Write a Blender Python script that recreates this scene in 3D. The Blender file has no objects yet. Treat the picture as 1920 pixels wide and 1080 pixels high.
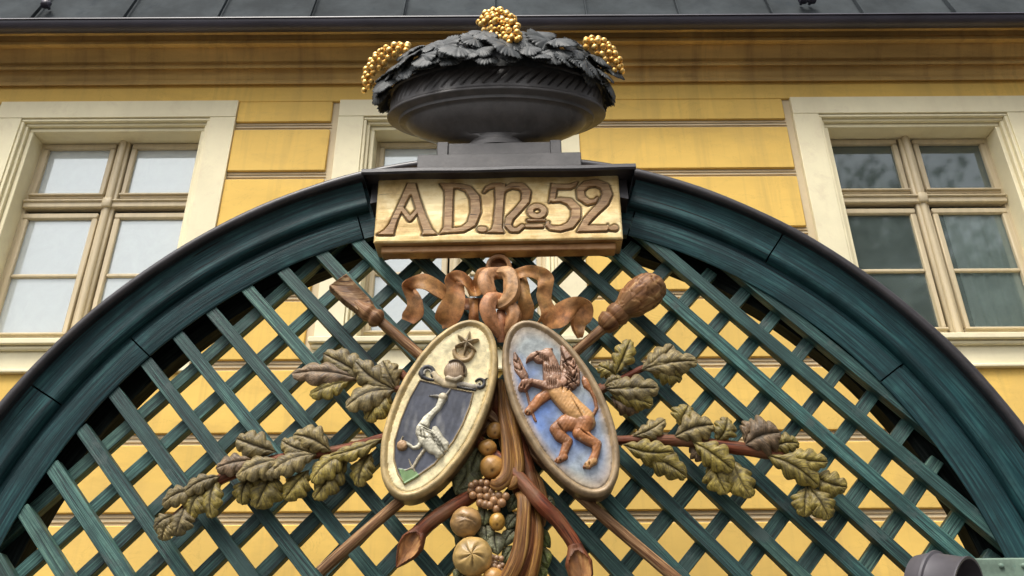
import bpy, bmesh, math, random
import numpy as np
from mathutils import Vector, Matrix
R_ = math.radians
random.seed(7)
SC = bpy.context.scene
COL = SC.collection

# ------------------------------------------------------------------ camera, sky, sun, exposure
F = 1600.0; PITCH = math.atan(F/3000.0); ROLL = math.atan(18/3000.0); EYE = 1.6
cam_d = bpy.data.cameras.new("camera"); cam = bpy.data.objects.new("camera", cam_d); COL.objects.link(cam)
cam_d.sensor_width = 36.0; cam_d.lens = F/1920*36.0; cam_d.clip_start = 0.05; cam_d.clip_end = 2000
cam.matrix_world = Matrix.Translation((0, 0, EYE)) @ Matrix.Rotation(R_(90)+PITCH, 4, 'X') @ Matrix.Rotation(-ROLL, 4, 'Z')
SC.camera = cam
SC.render.resolution_x = 1024; SC.render.resolution_y = 576
SC.view_settings.view_transform = 'Standard'; SC.view_settings.look = 'None'
SC.view_settings.gamma = 1.0; SC.view_settings.exposure = 0.6
SC.view_settings.use_curve_mapping = False
w = bpy.data.worlds.new("World"); SC.world = w; w.use_nodes = True
nt = w.node_tree; nt.nodes.clear()
sky = nt.nodes.new('ShaderNodeTexSky'); sky.sky_type = 'NISHITA'; sky.sun_disc = False
SUN_EL = 60; SUN_AZ = 205          # azimuth in degrees clockwise from +Y; light comes over the viewer's shoulder
sky.sun_elevation = R_(SUN_EL); sky.sun_rotation = R_(SUN_AZ)
sky.air_density = 1.0; sky.dust_density = 6.0; sky.ozone_density = 0.6
hsv = nt.nodes.new('ShaderNodeHueSaturation'); hsv.inputs['Saturation'].default_value = 0.32
bg = nt.nodes.new('ShaderNodeBackground'); bg.inputs['Strength'].default_value = 0.15
wo = nt.nodes.new('ShaderNodeOutputWorld')
nt.links.new(sky.outputs[0], hsv.inputs['Color']); nt.links.new(hsv.outputs[0], bg.inputs[0]); nt.links.new(bg.outputs[0], wo.inputs[0])
sun_d = bpy.data.lights.new("sun", 'SUN'); sun = bpy.data.objects.new("sun", sun_d); COL.objects.link(sun)
sun_d.energy = 1.3; sun_d.angle = R_(16); sun_d.color = (1.0, 0.95, 0.86)
az, el = R_(SUN_AZ), R_(SUN_EL)
sdir = Vector((math.sin(az)*math.cos(el), math.cos(az)*math.cos(el), math.sin(el)))
sun.rotation_euler = (-sdir).to_track_quat('-Z', 'Y').to_euler()

# ------------------------------------------------------------------ plan of the gate plane
DG = 3.2; YAW = R_(1.2)
GU = np.array([math.cos(YAW), -math.sin(YAW), 0.0]); GN = np.array([-math.sin(YAW), -math.cos(YAW), 0.0]); GZ = np.array([0, 0, 1.0])
GO = np.array([0.0, DG, EYE])
CU, CV = -0.08, 0.16               # centre of the arch in gate coordinates (u along the gate, v up, n towards the street)
def W(u, v, n=0.0): return GO + GU*u + GZ*v + GN*n
_c, _s = math.cos(PITCH), math.sin(PITCH)
def ray(px, py):
    X, Y = px-960, 540-py; a = -ROLL
    xr = math.cos(a)*X-math.sin(a)*Y; yr = math.sin(a)*X+math.cos(a)*Y
    return np.array([xr, F*_c-yr*_s, F*_s+yr*_c])
def G(px, py, n=0.0):
    d = ray(px, py); o = np.array([0, DG, 0.0])+GN*n
    p = d*(o.dot(GN)/d.dot(GN))-o
    return float(p.dot(GU)), float(p[2])
class Z:                           # measurements taken on an enlarged part of the photograph
    def __init__(s, ox, oy, sc, n=0.0):
        s.ox, s.oy, s.sc, s.n = ox, oy, sc, n
        a = G(ox+100/sc, oy+100/sc, n); b = G(ox+110/sc, oy+100/sc, n)
        s.k = abs(b[0]-a[0])/10.0
    def __call__(s, x, y, n=None): return G(s.ox+x/s.sc, s.oy+y/s.sc, s.n if n is None else n)
    def p(s, x, y, n=None):
        n = s.n if n is None else n
        u, v = G(s.ox+x/s.sc, s.oy+y/s.sc, n); return (u, v, n)

# ------------------------------------------------------------------ small mesh library
def nz(x, y, seed=0):              # cheap smooth noise, about -1..1
    s = seed*1.7
    return (np.sin(x*1.0+1.3*np.sin(y*1.1+s)+s)+np.sin(y*1.27+1.1*np.sin(x*.9-s)+2*s)+.6*np.sin(x*2.3+y*1.9+s)+.5*np.sin(x*3.7-y*3.1+1.5*s))/3.1
class MB:
    def __init__(s): s.v = []; s.f = []; s.g = []; s.c = []; s.col = False
    def add(s, verts, faces, gc=None, col=None):
        b = len(s.v); n = len(verts)
        s.v.extend([tuple(map(float, p)) for p in verts]); s.f.extend([tuple(b+i for i in f) for f in faces])
        s.g.extend(gc if gc is not None else [tuple(map(float, p)) for p in verts])
        if col is None: s.c.extend([(1, 1, 1, 1)]*n)
        else:
            s.col = True
            s.c.extend(col if len(col) == n and hasattr(col[0], '__len__') else [tuple(col)+((1,) if len(col) == 3 else ())]*n)
        return b
    def box(s, o, ax, h, bev=0.0, col=None):   # o centre, ax three unit axes, h half sizes; grain runs along ax[0]
        o = np.array(o, float); ax = [np.array(a, float) for a in ax]; h = list(h)
        bev = min(bev, min(h)*.9); V = []; Gc = []; r = (random.random()*9, random.random()*9, 0)
        idx = {}
        sg = [(a, b, c) for a in (-1, 1) for b in (-1, 1) for c in (-1, 1)]
        if bev <= 0:
            for q in sg:
                idx[q] = len(V); l = [q[i]*h[i] for i in range(3)]
                V.append(o+sum(ax[i]*l[i] for i in range(3))); Gc.append((l[0]+r[0], l[1]+r[1], l[2]))
            Fc = []
            for i in range(3):
                for d in (-1, 1):
                    j, k = (i+1) % 3, (i+2) % 3; loop = []
                    for (a, b) in ((-1, -1), (1, -1), (1, 1), (-1, 1)):
                        q = [0, 0, 0]; q[i] = d; q[j] = a; q[k] = b; loop.append(idx[tuple(q)])
                    Fc.append(loop if d > 0 else loop[::-1])
        else:
            for q in sg:
                for i in range(3):
                    l = [q[m]*(h[m]-(bev if m != i else 0)) for m in range(3)]
                    idx[(q, i)] = len(V); V.append(o+sum(ax[m]*l[m] for m in range(3))); Gc.append((l[0]+r[0], l[1]+r[1], l[2]))
            Fc = []
            for i in range(3):
                for d in (-1, 1):
                    j, k = (i+1) % 3, (i+2) % 3; loop = []
                    for (a, b) in ((-1, -1), (1, -1), (1, 1), (-1, 1)):
                        q = [0, 0, 0]; q[i] = d; q[j] = a; q[k] = b; loop.append(idx[(tuple(q), i)])
                    Fc.append(loop if d > 0 else loop[::-1])
            for i in range(3):
                j, k = (i+1) % 3, (i+2) % 3
                for a in (-1, 1):
                    for b in (-1, 1):
                        q0 = [0, 0, 0]; q0[i] = -1; q0[j] = a; q0[k] = b; q1 = list(q0); q1[i] = 1; q0 = tuple(q0); q1 = tuple(q1)
                        lp = [idx[(q0, j)], idx[(q1, j)], idx[(q1, k)], idx[(q0, k)]]
                        Fc.append(lp if a*b < 0 else lp[::-1])
            for q in sg:
                lp = [idx[(q, 0)], idx[(q, 1)], idx[(q, 2)]]
                Fc.append(lp if q[0]*q[1]*q[2] > 0 else lp[::-1])
        if ax[0].dot(np.cross(ax[1], ax[2])) < 0: Fc = [f[::-1] for f in Fc]
        s.add(V, Fc, Gc, col)
    def grid(s, P, gc=None, col=None, wrap_i=False, wrap_j=False, flip=False):
        P = np.asarray(P); I, J = P.shape[:2]; fs = []
        for i in range(I if wrap_i else I-1):
            for j in range(J if wrap_j else J-1):
                a = i*J+j; b = ((i+1) % I)*J+j; c = ((i+1) % I)*J+(j+1) % J; d = i*J+(j+1) % J
                fs.append((a, d, c, b) if flip else (a, b, c, d))
        return s.add(P.reshape(-1, 3), fs, None if gc is None else [tuple(x) for x in np.asarray(gc).reshape(-1, 3)],
                     None if col is None else [tuple(x) for x in np.asarray(col).reshape(-1, 4)])
    def tube(s, pts, rad, seg=14, caps=True, prof=None, up=(0, 0, 1), flat=1.0, closed=False, col=None):
        P = [np.array(p, float) for p in pts]; n = len(P); rows = []; gcs = []; L = 0
        nrm = None
        for i in range(n):
            if closed: t = P[(i+1) % n]-P[i-1]
            else: t = P[min(i+1, n-1)]-P[max(i-1, 0)]
            t = t/np.linalg.norm(t)
            if nrm is None:
                nrm = np.array(up, float)
            nrm = nrm-t*nrm.dot(t)
            if np.linalg.norm(nrm) < 1e-6: nrm = np.cross(t, (1, .3, .2))
            nrm /= np.linalg.norm(nrm); bi = np.cross(t, nrm)
            if i: L += np.linalg.norm(P[i]-P[i-1])
            r = rad[i] if hasattr(rad, '__len__') else rad
            row = []; gr = []
            for k in range(seg):
                a = 2*math.pi*k/seg; q = r*(prof(a, L, i/(n-1)) if prof else 1)
                row.append(P[i]+nrm*math.cos(a)*q*flat+bi*math.sin(a)*q); gr.append((L, a*.03+.01*L, 0))
            rows.append(row); gcs.append(gr)
        b = s.grid(np.array(rows), gc=gcs, wrap_j=True, wrap_i=closed, flip=True, col=None if col is None else [[tuple(col)+(1,)]*seg]*n)
        if caps and not closed:
            s.f.append(tuple(b+k for k in range(seg))); s.f.append(tuple(b+(n-1)*seg+k for k in range(seg))[::-1])
    def build(s, name, mat, parent=None, smooth=None, org=None, label=None):
        me = bpy.data.meshes.new(name)
        o = np.zeros(3)
        if parent is not None: o = np.array(WLOC[parent.name])
        if org is not None: org = np.array(org, float)
        elif parent is None: org = np.zeros(3)
        else: org = o
        V = np.array(s.v)-org
        me.from_pydata(V.tolist(), [], s.f)
        a = me.attributes.new('gc', 'FLOAT_VECTOR', 'POINT'); a.data.foreach_set('vector', np.array(s.g, float).ravel())
        if s.col:
            a = me.color_attributes.new('col', 'FLOAT_COLOR', 'POINT'); a.data.foreach_set('color', np.array(s.c, float).ravel())
        if mat: me.materials.append(mat)
        me.validate(); me.update()
        ob = bpy.data.objects.new(name, me); COL.objects.link(ob)
        if parent is not None: ob.parent = parent
        ob.location = tuple(org-o)
        WLOC[ob.name] = tuple(org)
        if smooth is not None:
            me.polygons.foreach_set('use_smooth', [True]*len(me.polygons))
            if smooth < 180: me.set_sharp_from_angle(angle=R_(smooth))
        if label: ob['label'] = label
        return ob
WLOC = {}
def tag(o, label, cat=None, group=None, kind=None):
    if label: o['label'] = label
    if cat: o['category'] = cat
    if group: o['group'] = group
    if kind: o['kind'] = kind
    return o
def root(name, loc, label, cat, group=None):
    o = bpy.data.objects.new(name, None); COL.objects.link(o); o.location = tuple(map(float, loc)); o.empty_display_size = .1
    WLOC[o.name] = tuple(map(float, loc)); return tag(o, label, cat, group)
def cr(P, n):                       # Catmull-Rom through rows of numbers
    P = np.array(P, float); m = len(P); out = []
    for i in range(m-1):
        p0 = P[max(i-1, 0)]; p1 = P[i]; p2 = P[i+1]; p3 = P[min(i+2, m-1)]
        k = n if i < m-2 else n+1
        for j in range(k):
            t = j/n
            out.append(.5*((2*p1)+(-p0+p2)*t+(2*p0-5*p1+4*p2-p3)*t*t+(-p0+3*p1-3*p2+p3)*t**3))
    return np.array(out)

# signed fields for carving, all vectorised over a grid (U, V)
def seg_d(U, V, a, b):
    dx, dy = b[0]-a[0], b[1]-a[1]; L = dx*dx+dy*dy+1e-12
    t = np.clip(((U-a[0])*dx+(V-a[1])*dy)/L, 0, 1)
    return np.hypot(U-a[0]-t*dx, V-a[1]-t*dy), t
def chain_field(U, V, pts):        # pts (u, v, r): how far inside a tapering stroke, r - d
    best = np.full(U.shape, -1e9); rr = np.full(U.shape, 1e-3)
    if len(pts) == 1: pts = [pts[0], (pts[0][0]+1e-5, pts[0][1], pts[0][2])]
    for a, b in zip(pts[:-1], pts[1:]):
        d, t = seg_d(U, V, a, b); r = a[2]+(b[2]-a[2])*t; q = r-d
        m = q > best; best = np.where(m, q, best); rr = np.where(m, r, rr)
    return best, rr
def poly_field(U, V, P):
    n = len(P); d = np.full(U.shape, 1e9); ins = np.zeros(U.shape, bool)
    for i in range(n):
        a, b = P[i], P[(i+1) % n]; d = np.minimum(d, seg_d(U, V, a, b)[0])
        c = (a[1] > V) != (b[1] > V)
        x = (b[0]-a[0])*(V-a[1])/((b[1]-a[1]) if abs(b[1]-a[1]) > 1e-9 else 1e-9)+a[0]
        ins ^= c & (U < x)
    return np.where(ins, d, -d)
def field(name, mat, parent, bb, n0, fn, res=.0025, sink=.003, smooth=50, keep_all=False, label=None):
    u0, v0, u1, v1 = bb; nu = int((u1-u0)/res)+2; nv = int((v1-v0)/res)+2
    U, V = np.meshgrid(np.linspace(u0, u1, nu), np.linspace(v0, v1, nv), indexing='ij')
    r = fn(U, V); h, col = r if isinstance(r, tuple) else (r, None)
    on = h > 0
    if keep_all: on[:] = True
    Nn = np.where(h > 0, n0+h, n0-sink)
    if keep_all: Nn = n0+h
    P = GO+U[..., None]*GU+V[..., None]*GZ+Nn[..., None]*GN
    cell = on[:-1, :-1] | on[1:, :-1] | on[1:, 1:] | on[:-1, 1:]
    used = np.zeros(on.shape, bool); used[:-1, :-1] |= cell; used[1:, :-1] |= cell; used[1:, 1:] |= cell; used[:-1, 1:] |= cell
    ids = -np.ones(on.shape, int); ids[used] = np.arange(used.sum())
    I, J = np.nonzero(cell)
    fs = np.stack([ids[I, J], ids[I+1, J], ids[I+1, J+1], ids[I, J+1]], 1)
    mb = MB(); mb.v = [tuple(p) for p in P[used]]; mb.f = [tuple(f) for f in fs.tolist()]
    gx = np.stack([U[used], V[used], Nn[used]], 1); mb.g = [tuple(x) for x in gx]
    if col is not None:
        mb.col = True; c = col[used]; mb.c = [tuple(x)+(1.0,) for x in c[:, :3]]
    return mb.build(name, mat, parent, smooth, label=label)

# ------------------------------------------------------------------ materials
def mat_new(name):
    m = bpy.data.materials.new(name); m.use_nodes = True; n = m.node_tree; n.nodes.clear()
    out = n.nodes.new('ShaderNodeOutputMaterial'); b = n.nodes.new('ShaderNodeBsdfPrincipled'); n.links.new(b.outputs[0], out.inputs[0])
    return m, n, b
def N(n, t, **k):
    x = n.nodes.new(t)
    for a, v in k.items():
        if a.startswith('i_'): x.inputs[a[2:].replace('_', ' ')].default_value = v
        else: setattr(x, a, v)
    return x
def ramp(n, stops, src):
    r = n.nodes.new('ShaderNodeValToRGB'); e = r.color_ramp.elements
    while len(e) < len(stops): e.new(.5)
    for i, (p, c) in enumerate(stops): e[i].position = p; e[i].color = tuple(c)+(1,) if hasattr(c, '__len__') else (c, c, c, 1)
    n.links.new(src, r.inputs[0]); return r.outputs[0]
def mix(n, f, a, b, mode='MIX'):
    m = n.nodes.new('ShaderNodeMix'); m.data_type = 'RGBA'; m.blend_type = mode
    for s, v in ((m.inputs[0], f), (m.inputs[6], a), (m.inputs[7], b)):
        if isinstance(v, (int, float)): s.default_value = v if s == m.inputs[0] else (v, v, v, 1)
        elif isinstance(v, tuple): s.default_value = v+(1,) if len(v) == 3 else v
        else: n.links.new(v, s)
    return m.outputs[2]
def noise(n, vec, scale, detail=4, rough=.6, dist=0.0):
    t = N(n, 'ShaderNodeTexNoise'); t.inputs['Scale'].default_value = scale; t.inputs['Detail'].default_value = detail
    t.inputs['Roughness'].default_value = rough; t.inputs['Distortion'].default_value = dist
    if vec is not None: n.links.new(vec, t.inputs['Vector'])
    return t.outputs[0]
def vmap(n, src, sc):
    m = N(n, 'ShaderNodeMapping'); m.inputs['Scale'].default_value = sc; n.links.new(src, m.inputs[0]); return m.outputs[0]
def gcv(n): a = N(n, 'ShaderNodeAttribute'); a.attribute_name = 'gc'; return a.outputs['Vector']
def objv(n): return N(n, 'ShaderNodeTexCoord').outputs['Object']
def worldv(n): return N(n, 'ShaderNodeNewGeometry').outputs['Position']
def bump(n, b, hgt, strength=.5, dist=.002, prev=None):
    x = N(n, 'ShaderNodeBump'); x.inputs['Strength'].default_value = strength; x.inputs['Distance'].default_value = dist
    n.links.new(hgt, x.inputs['Height'])
    if prev is not None: n.links.new(prev, x.inputs['Normal'])
    n.links.new(x.outputs[0], b.inputs['Normal']); return x.outputs[0]
def upface(n):                     # 1 on faces turned to the sky, where dust settles
    g = N(n, 'ShaderNodeNewGeometry'); s = N(n, 'ShaderNodeSeparateXYZ'); n.links.new(g.outputs['Normal'], s.inputs[0]); return s.outputs[2]
def math_(n, op, a, b=0.0, clamp=False):
    m = N(n, 'ShaderNodeMath', operation=op); m.use_clamp = clamp
    for s, v in ((m.inputs[0], a), (m.inputs[1], b)):
        if isinstance(v, (int, float)): s.default_value = v
        else: n.links.new(v, s)
    return m.outputs[0]

def wood(name, dark, mid, light, grain=(2.5, 55, 55), rough=.6, bstr=.6, bdist=.002, patch=None, coat=0.0, col_attr=False, crack=True, spec=.4):
    m, n, b = mat_new(name); g = gcv(n); wv = worldv(n)
    fine = noise(n, vmap(n, g, grain), 1.0, 5, .65, .6)
    broad = noise(n, wv, 7.0, 4, .6)
    c = ramp(n, [(.37, dark), (.49, mid), (.63, light)], fine)
    if col_attr:
        a = N(n, 'ShaderNodeAttribute'); a.attribute_name = 'col'; c = mix(n, 1.0, c, a.outputs['Color'], 'MULTIPLY')
    c = mix(n, ramp(n, [(.42, 0.0), (.62, .7)], broad), c, tuple(x*.55 for x in mid))
    if patch: c = mix(n, ramp(n, [(.56, 0.0), (.66, 1.0)], noise(n, vmap(n, wv, (1, 1, 1)), 9.0, 6, .7)), c, patch)
    if crack:
        k = noise(n, vmap(n, g, (grain[0]*.9, grain[1]*1.9, grain[2])), 1.0, 2, .5, .2)
        c = mix(n, ramp(n, [(.30, 1.0), (.36, 0.0)], k), c, tuple(x*.25 for x in dark))
    n.links.new(c, b.inputs['Base Color']); b.inputs['Roughness'].default_value = rough
    b.inputs['Specular IOR Level'].default_value = spec
    if coat: b.inputs['Coat Weight'].default_value = coat; b.inputs['Coat Roughness'].default_value = .35
    p = bump(n, b, fine, bstr, bdist)
    bump(n, b, noise(n, wv, 90, 3, .6), .25, .002, p)
    return m
def paint(name, base, var=.12, rough=.6, scale=3.0, bstr=.2, dirt=None, metallic=0.0, spec=.4, stretch=(1, 1, 1), fine=60):
    m, n, b = mat_new(name); wv = vmap(n, worldv(n), stretch)
    t = noise(n, wv, scale, 6, .65)
    c = mix(n, ramp(n, [(.35, 0.0), (.65, 1.0)], t), tuple(x*(1-var) for x in base), tuple(min(1, x*(1+var)) for x in base))
    if dirt: c = mix(n, ramp(n, [(.55, 0.0), (.72, .75)], noise(n, wv, scale*2.3, 7, .7, .4)), c, dirt)
    n.links.new(c, b.inputs['Base Color']); b.inputs['Roughness'].default_value = rough; b.inputs['Metallic'].default_value = metallic
    b.inputs['Specular IOR Level'].default_value = spec
    bump(n, b, noise(n, wv, fine, 4, .6), bstr, .002); return m

GREEN_D, GREEN_M, GREEN_L = (.006, .022, .026), (.022, .075, .076), (.075, .165, .15)
M = {}
M['lath'] = wood('lath_paint', (.0025, .010, .012), (.021, .072, .066), (.085, .185, .150), grain=(3.2, 170, 60), rough=.6, bstr=1.0, bdist=.004, col_attr=True, spec=.45, crack=False, patch=(.045, .075, .07))
M['board'] = wood('board_paint', (.003, .015, .019), (.007, .044, .052), (.026, .092, .092), grain=(2.4, 70, 70), rough=.55, bstr=1.0, bdist=.004, spec=.3)
M['ring'] = wood('shaded_ring_paint', (.003, .005, .005), (.010, .014, .013), (.024, .030, .026), grain=(2.4, 60, 60), rough=.8, spec=.1)  # near-black: the shade behind the rim boards is put into this colour
M['carve'] = wood('carved_wood', (.095, .040, .018), (.27, .142, .062), (.50, .34, .17), grain=(5, 75, 40), rough=.52, bstr=1.0, bdist=.0035, col_attr=True, coat=.0, spec=.3)
M['darkmetal'] = paint('dark_sheet_metal', (.030, .027, .030), .35, .38, 6.0, .3, dirt=(.06, .05, .048), spec=.6)
M['urn'] = paint('cast_urn_paint', (.060, .056, .055), .3, .45, 9.0, .35, dirt=(.095, .085, .078), spec=.55)
M['vine'] = paint('dark_leaf_metal', (.048, .053, .054), .45, .55, 30.0, .5, dirt=(.095, .10, .098), spec=.45)
def gold_mat():
    m, n, b = mat_new('gilding'); t = noise(n, worldv(n), 40, 3, .6)
    c = ramp(n, [(.35, (.38, .17, .03)), (.5, (.80, .48, .12)), (.66, (1.0, .76, .34))], t)
    n.links.new(c, b.inputs['Base Color']); b.inputs['Metallic'].default_value = .75; b.inputs['Roughness'].default_value = .33
    return m
M['gold'] = gold_mat()
def sign_mat():
    m, n, b = mat_new('gilded_board'); g = gcv(n)
    t = noise(n, vmap(n, g, (5, 70, 30)), 1.0, 6, .7, .5); w2 = noise(n, g, 7, 5, .65)
    c = ramp(n, [(.34, (.46, .29, .10)), (.47, (.70, .50, .20)), (.62, (.84, .68, .36))], w2)
    c = mix(n, ramp(n, [(.33, .8), (.39, 0.0)], noise(n, vmap(n, g, (9, 120, 30)), 1.0, 5, .7, .5)), c, (.20, .12, .05))
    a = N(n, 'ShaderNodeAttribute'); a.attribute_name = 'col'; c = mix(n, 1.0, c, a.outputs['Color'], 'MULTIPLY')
    n.links.new(c, b.inputs['Base Color']); b.inputs['Roughness'].default_value = .42; b.inputs['Metallic'].default_value = .12
    bump(n, b, t, .7, .002); return m
M['sign'] = sign_mat()
M['letter'] = wood('letter_wood', (.22, .115, .045), (.42, .25, .11), (.56, .38, .19), grain=(8, 60, 40), rough=.5, bstr=.6)
def carved_col(name, rough=.45, var=.4, fine=70, chips=None, coat=.1, dust=None, vscale=16, dustamt=.8, ribs=False):
    m, n, b = mat_new(name); wv = worldv(n)
    a = N(n, 'ShaderNodeAttribute'); a.attribute_name = 'col'
    t = noise(n, wv, vscale, 6, .7, .3)
    k = ramp(n, [(.36, 1-var), (.64, 1+var*.7)], t)
    c = mix(n, 1.0, a.outputs['Color'], k, 'MULTIPLY')
    if chips: c = mix(n, ramp(n, [(.60, 0.0), (.66, .85)], noise(n, wv, 55, 5, .75)), c, chips)
    if dust is not None:
        uf = ramp(n, [(.05, 0.0), (.55, 1.0)], upface(n))
        f = math_(n, 'MULTIPLY', uf, ramp(n, [(.3, .3), (.6, dustamt)], noise(n, wv, 35, 4, .6)))
        c = mix(n, f, c, dust)
    rb = None
    if ribs:                           # fine secondary veins and tool marks that follow the leaf
        rb = noise(n, vmap(n, gcv(n), (4.5, 1.0, 1.0)), 1.0, 4, .65, .3)
        c = mix(n, ramp(n, [(.36, .75), (.50, 0.0)], rb), c, (.035, .026, .012)); c = mix(n, ramp(n, [(.60, 0.0), (.72, .5)], rb), c, (.36, .30, .10))
    n.links.new(c, b.inputs['Base Color']); b.inputs['Roughness'].default_value = rough
    b.inputs['Coat Weight'].default_value = coat; b.inputs['Coat Roughness'].default_value = .3
    p = bump(n, b, t, .3, .004)
    if rb is not None: p = bump(n, b, rb, .8, .004, p); bump(n, b, noise(n, wv, fine*2, 5, .7), .8, .004, p)
    return m
M['relief'] = carved_col('painted_relief')
M['griffin'] = carved_col('griffin_paint', chips=(.55, .40, .26))
M['ribbon'] = carved_col('ribbon_paint', var=.45, vscale=30, coat=.0, rough=.6)
M['crane'] = carved_col('crane_paint', var=.3)
M['oak'] = carved_col('oak_leaf_paint', var=.6, dust=(.19, .145, .085), coat=.1, vscale=30, dustamt=.42, ribs=True)
M['fruit'] = carved_col('fruit_paint', var=.35, coat=.25)
M['wall'] = paint('yellow_render', (.79, .525, .14), .11, .85, 1.2, .25, dirt=(.64, .42, .12), spec=.15, stretch=(.6, 1, 1.6), fine=40)
def streaks(m, amt, col, crack=.18):               # rain streaks, patched areas and hairline cracks over a render coat
    n = m.node_tree; b = next(x for x in n.nodes if x.type == 'BSDF_PRINCIPLED'); src = b.inputs['Base Color'].links[0].from_socket; wv = worldv(n)
    c = mix(n, ramp(n, [(.50, 0.0), (.70, amt)], noise(n, vmap(n, wv, (9, 1, .55)), 1.0, 5, .65, .3)), src, col)
    c = mix(n, ramp(n, [(.50, 0.0), (.53, amt*.55)], noise(n, wv, .9, 3, .5, .8)), c, tuple(min(1, x*1.18) for x in col))
    k = noise(n, vmap(n, wv, (1.3, 1, 1.8)), 1.6, 6, .6, 1.2)
    d = math_(n, 'ABSOLUTE', math_(n, 'SUBTRACT', k, .5)); c = mix(n, ramp(n, [(.0, crack), (.005, 0.0)], d), c, tuple(x*.45 for x in col))
    n.links.new(c, b.inputs['Base Color'])
streaks(M['wall'], .55, (.56, .38, .12))
M['taupe'] = paint('joint_render', (.60, .50, .33), .10, .85, 2.0, .2, spec=.15)
M['cornice'] = paint('cornice_render', (.58, .385, .14), .22, .85, 1.5, .25, dirt=(.42, .27, .10), spec=.15, stretch=(.4, 1, 2.5))
streaks(M['cornice'], .4, (.24, .15, .07))
M['cream'] = paint('cream_casing', (.80, .73, .50), .06, .7, 2.5, .15, dirt=(.70, .61, .42), spec=.25)
streaks(M['cream'], .22, (.66, .57, .38), 0.0)
M['frame'] = paint('window_frame_paint', (.57, .475, .31), .08, .5, 4.0, .2, spec=.4, stretch=(4, 4, .5))
M['roof'] = paint('roof_sheet', (.050, .058, .062), .3, .85, 2.5, .2, dirt=(.03, .038, .045), spec=.08)
M['jointline'] = paint('joint_line', (.48, .37, .22), .15, .85, 2.0, .2, spec=.1)
M['gutter'] = paint('gutter_sheet', (.045, .042, .060), .25, .4, 4.0, .2, spec=.5, stretch=(.5, 1, 1))
M['stone'] = paint('pillar_stone', (.33, .30, .25), .15, .85, 3, .4)
M['lamp'] = paint('lamp_housing', (.080, .074, .082), .12, .42, 8, .1, spec=.5)
M['patina'] = paint('patina_plate', (.15, .215, .165), .3, .65, 12, .3, dirt=(.09, .20, .17))
def glass_mat(name, tint, refl, film=(.1, (.4, .45, .44)), rough=.02, fv=.5):
    m = bpy.data.materials.new(name); m.use_nodes = True; n = m.node_tree; n.nodes.clear()
    out = n.nodes.new('ShaderNodeOutputMaterial'); tr = n.nodes.new('ShaderNodeBsdfTransparent'); gl = n.nodes.new('ShaderNodeBsdfGlossy')
    tr.inputs[0].default_value = tint+(1,); gl.inputs['Roughness'].default_value = rough; gl.inputs[0].default_value = (.93, 1, 1, 1)
    lw = N(n, 'ShaderNodeFresnel'); lw.inputs[0].default_value = 1.5
    f = math_(n, 'MULTIPLY', lw.outputs[0], refl, True)
    mx = n.nodes.new('ShaderNodeMixShader'); n.links.new(f, mx.inputs[0]); n.links.new(tr.outputs[0], mx.inputs[1]); n.links.new(gl.outputs[0], mx.inputs[2])
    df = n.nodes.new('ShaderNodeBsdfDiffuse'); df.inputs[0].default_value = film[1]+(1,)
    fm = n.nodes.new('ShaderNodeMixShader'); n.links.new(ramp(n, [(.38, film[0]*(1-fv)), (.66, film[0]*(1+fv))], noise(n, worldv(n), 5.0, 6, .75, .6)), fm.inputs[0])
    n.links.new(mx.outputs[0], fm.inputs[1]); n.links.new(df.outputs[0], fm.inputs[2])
    n.links.new(fm.outputs[0], out.inputs[0]); return m
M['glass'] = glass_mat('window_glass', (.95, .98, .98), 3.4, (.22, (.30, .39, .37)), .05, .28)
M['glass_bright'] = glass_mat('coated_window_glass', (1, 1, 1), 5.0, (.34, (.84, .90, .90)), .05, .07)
M['blind'] = paint('white_blind', (.90, .93, .94), .03, .8, 1.0, .05, spec=.1)
M['room'] = paint('dark_room', (.07, .09, .088), .1, .9, 1.0, .05, spec=.1)
M['curtain'] = paint('pale_curtain', (.50, .58, .54), .08, .9, 2.0, .1, stretch=(6, 1, .4), spec=.1)
# ------------------------------------------------------------------ the setting: ground
X_, Y_, Z_ = (1, 0, 0), (0, 1, 0), (0, 0, 1)
def ground():
    m, n, b = mat_new('cobble_ground'); wv = worldv(n)
    v = N(n, 'ShaderNodeTexVoronoi'); v.inputs['Scale'].default_value = 9; v.feature = 'DISTANCE_TO_EDGE'; n.links.new(wv, v.inputs['Vector'])
    e = ramp(n, [(.02, 0.0), (.12, 1.0)], v.outputs['Distance'])
    c = mix(n, e, (.05, .045, .04), mix(n, noise(n, wv, 3, 5), (.07, .065, .06), (.12, .11, .10)))
    n.links.new(c, b.inputs['Base Color']); b.inputs['Roughness'].default_value = .85; bump(n, b, e, .6, .02)
    g = MB(); g.add([(-300, -300, 0), (300, -300, 0), (300, 300, 0), (-300, 300, 0)], [(0, 1, 2, 3)])
    tag(g.build('ground', m), None, kind='structure')
ground()

# ------------------------------------------------------------------ the yellow house
WY = 5.0
house = root('house', (0, WY, 0), 'yellow rendered house with cream window casings behind the green lattice gate', 'house')
XL, XR = -9.0, 9.0
WIN = [(-2.922, 'L'), (-.390, 'C'), (2.972, 'R')]
HW = .886                              # half width over the casing
grooves = [5.628, 5.185, 4.692, 4.203, 3.717, 3.233, 2.755, 2.27, 1.79, 1.31]
back = MB(); back.box((0, WY+1.6, 3.1), (X_, Y_, Z_), (9, .05, 3.1)); back.box((0, WY+.9, 3.3), (X_, Y_, Z_), (8.9, .68, .04)); back.box((0, WY+.9, 6.15), (X_, Y_, Z_), (8.9, .68, .04)); back.box((-8.95, WY+.9, 3.1), (X_, Y_, Z_), (.04, .68, 3.0)); back.box((8.95, WY+.9, 3.1), (X_, Y_, Z_), (.04, .68, 3.0)); back.build('inner_wall', M['room'], house)
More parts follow.
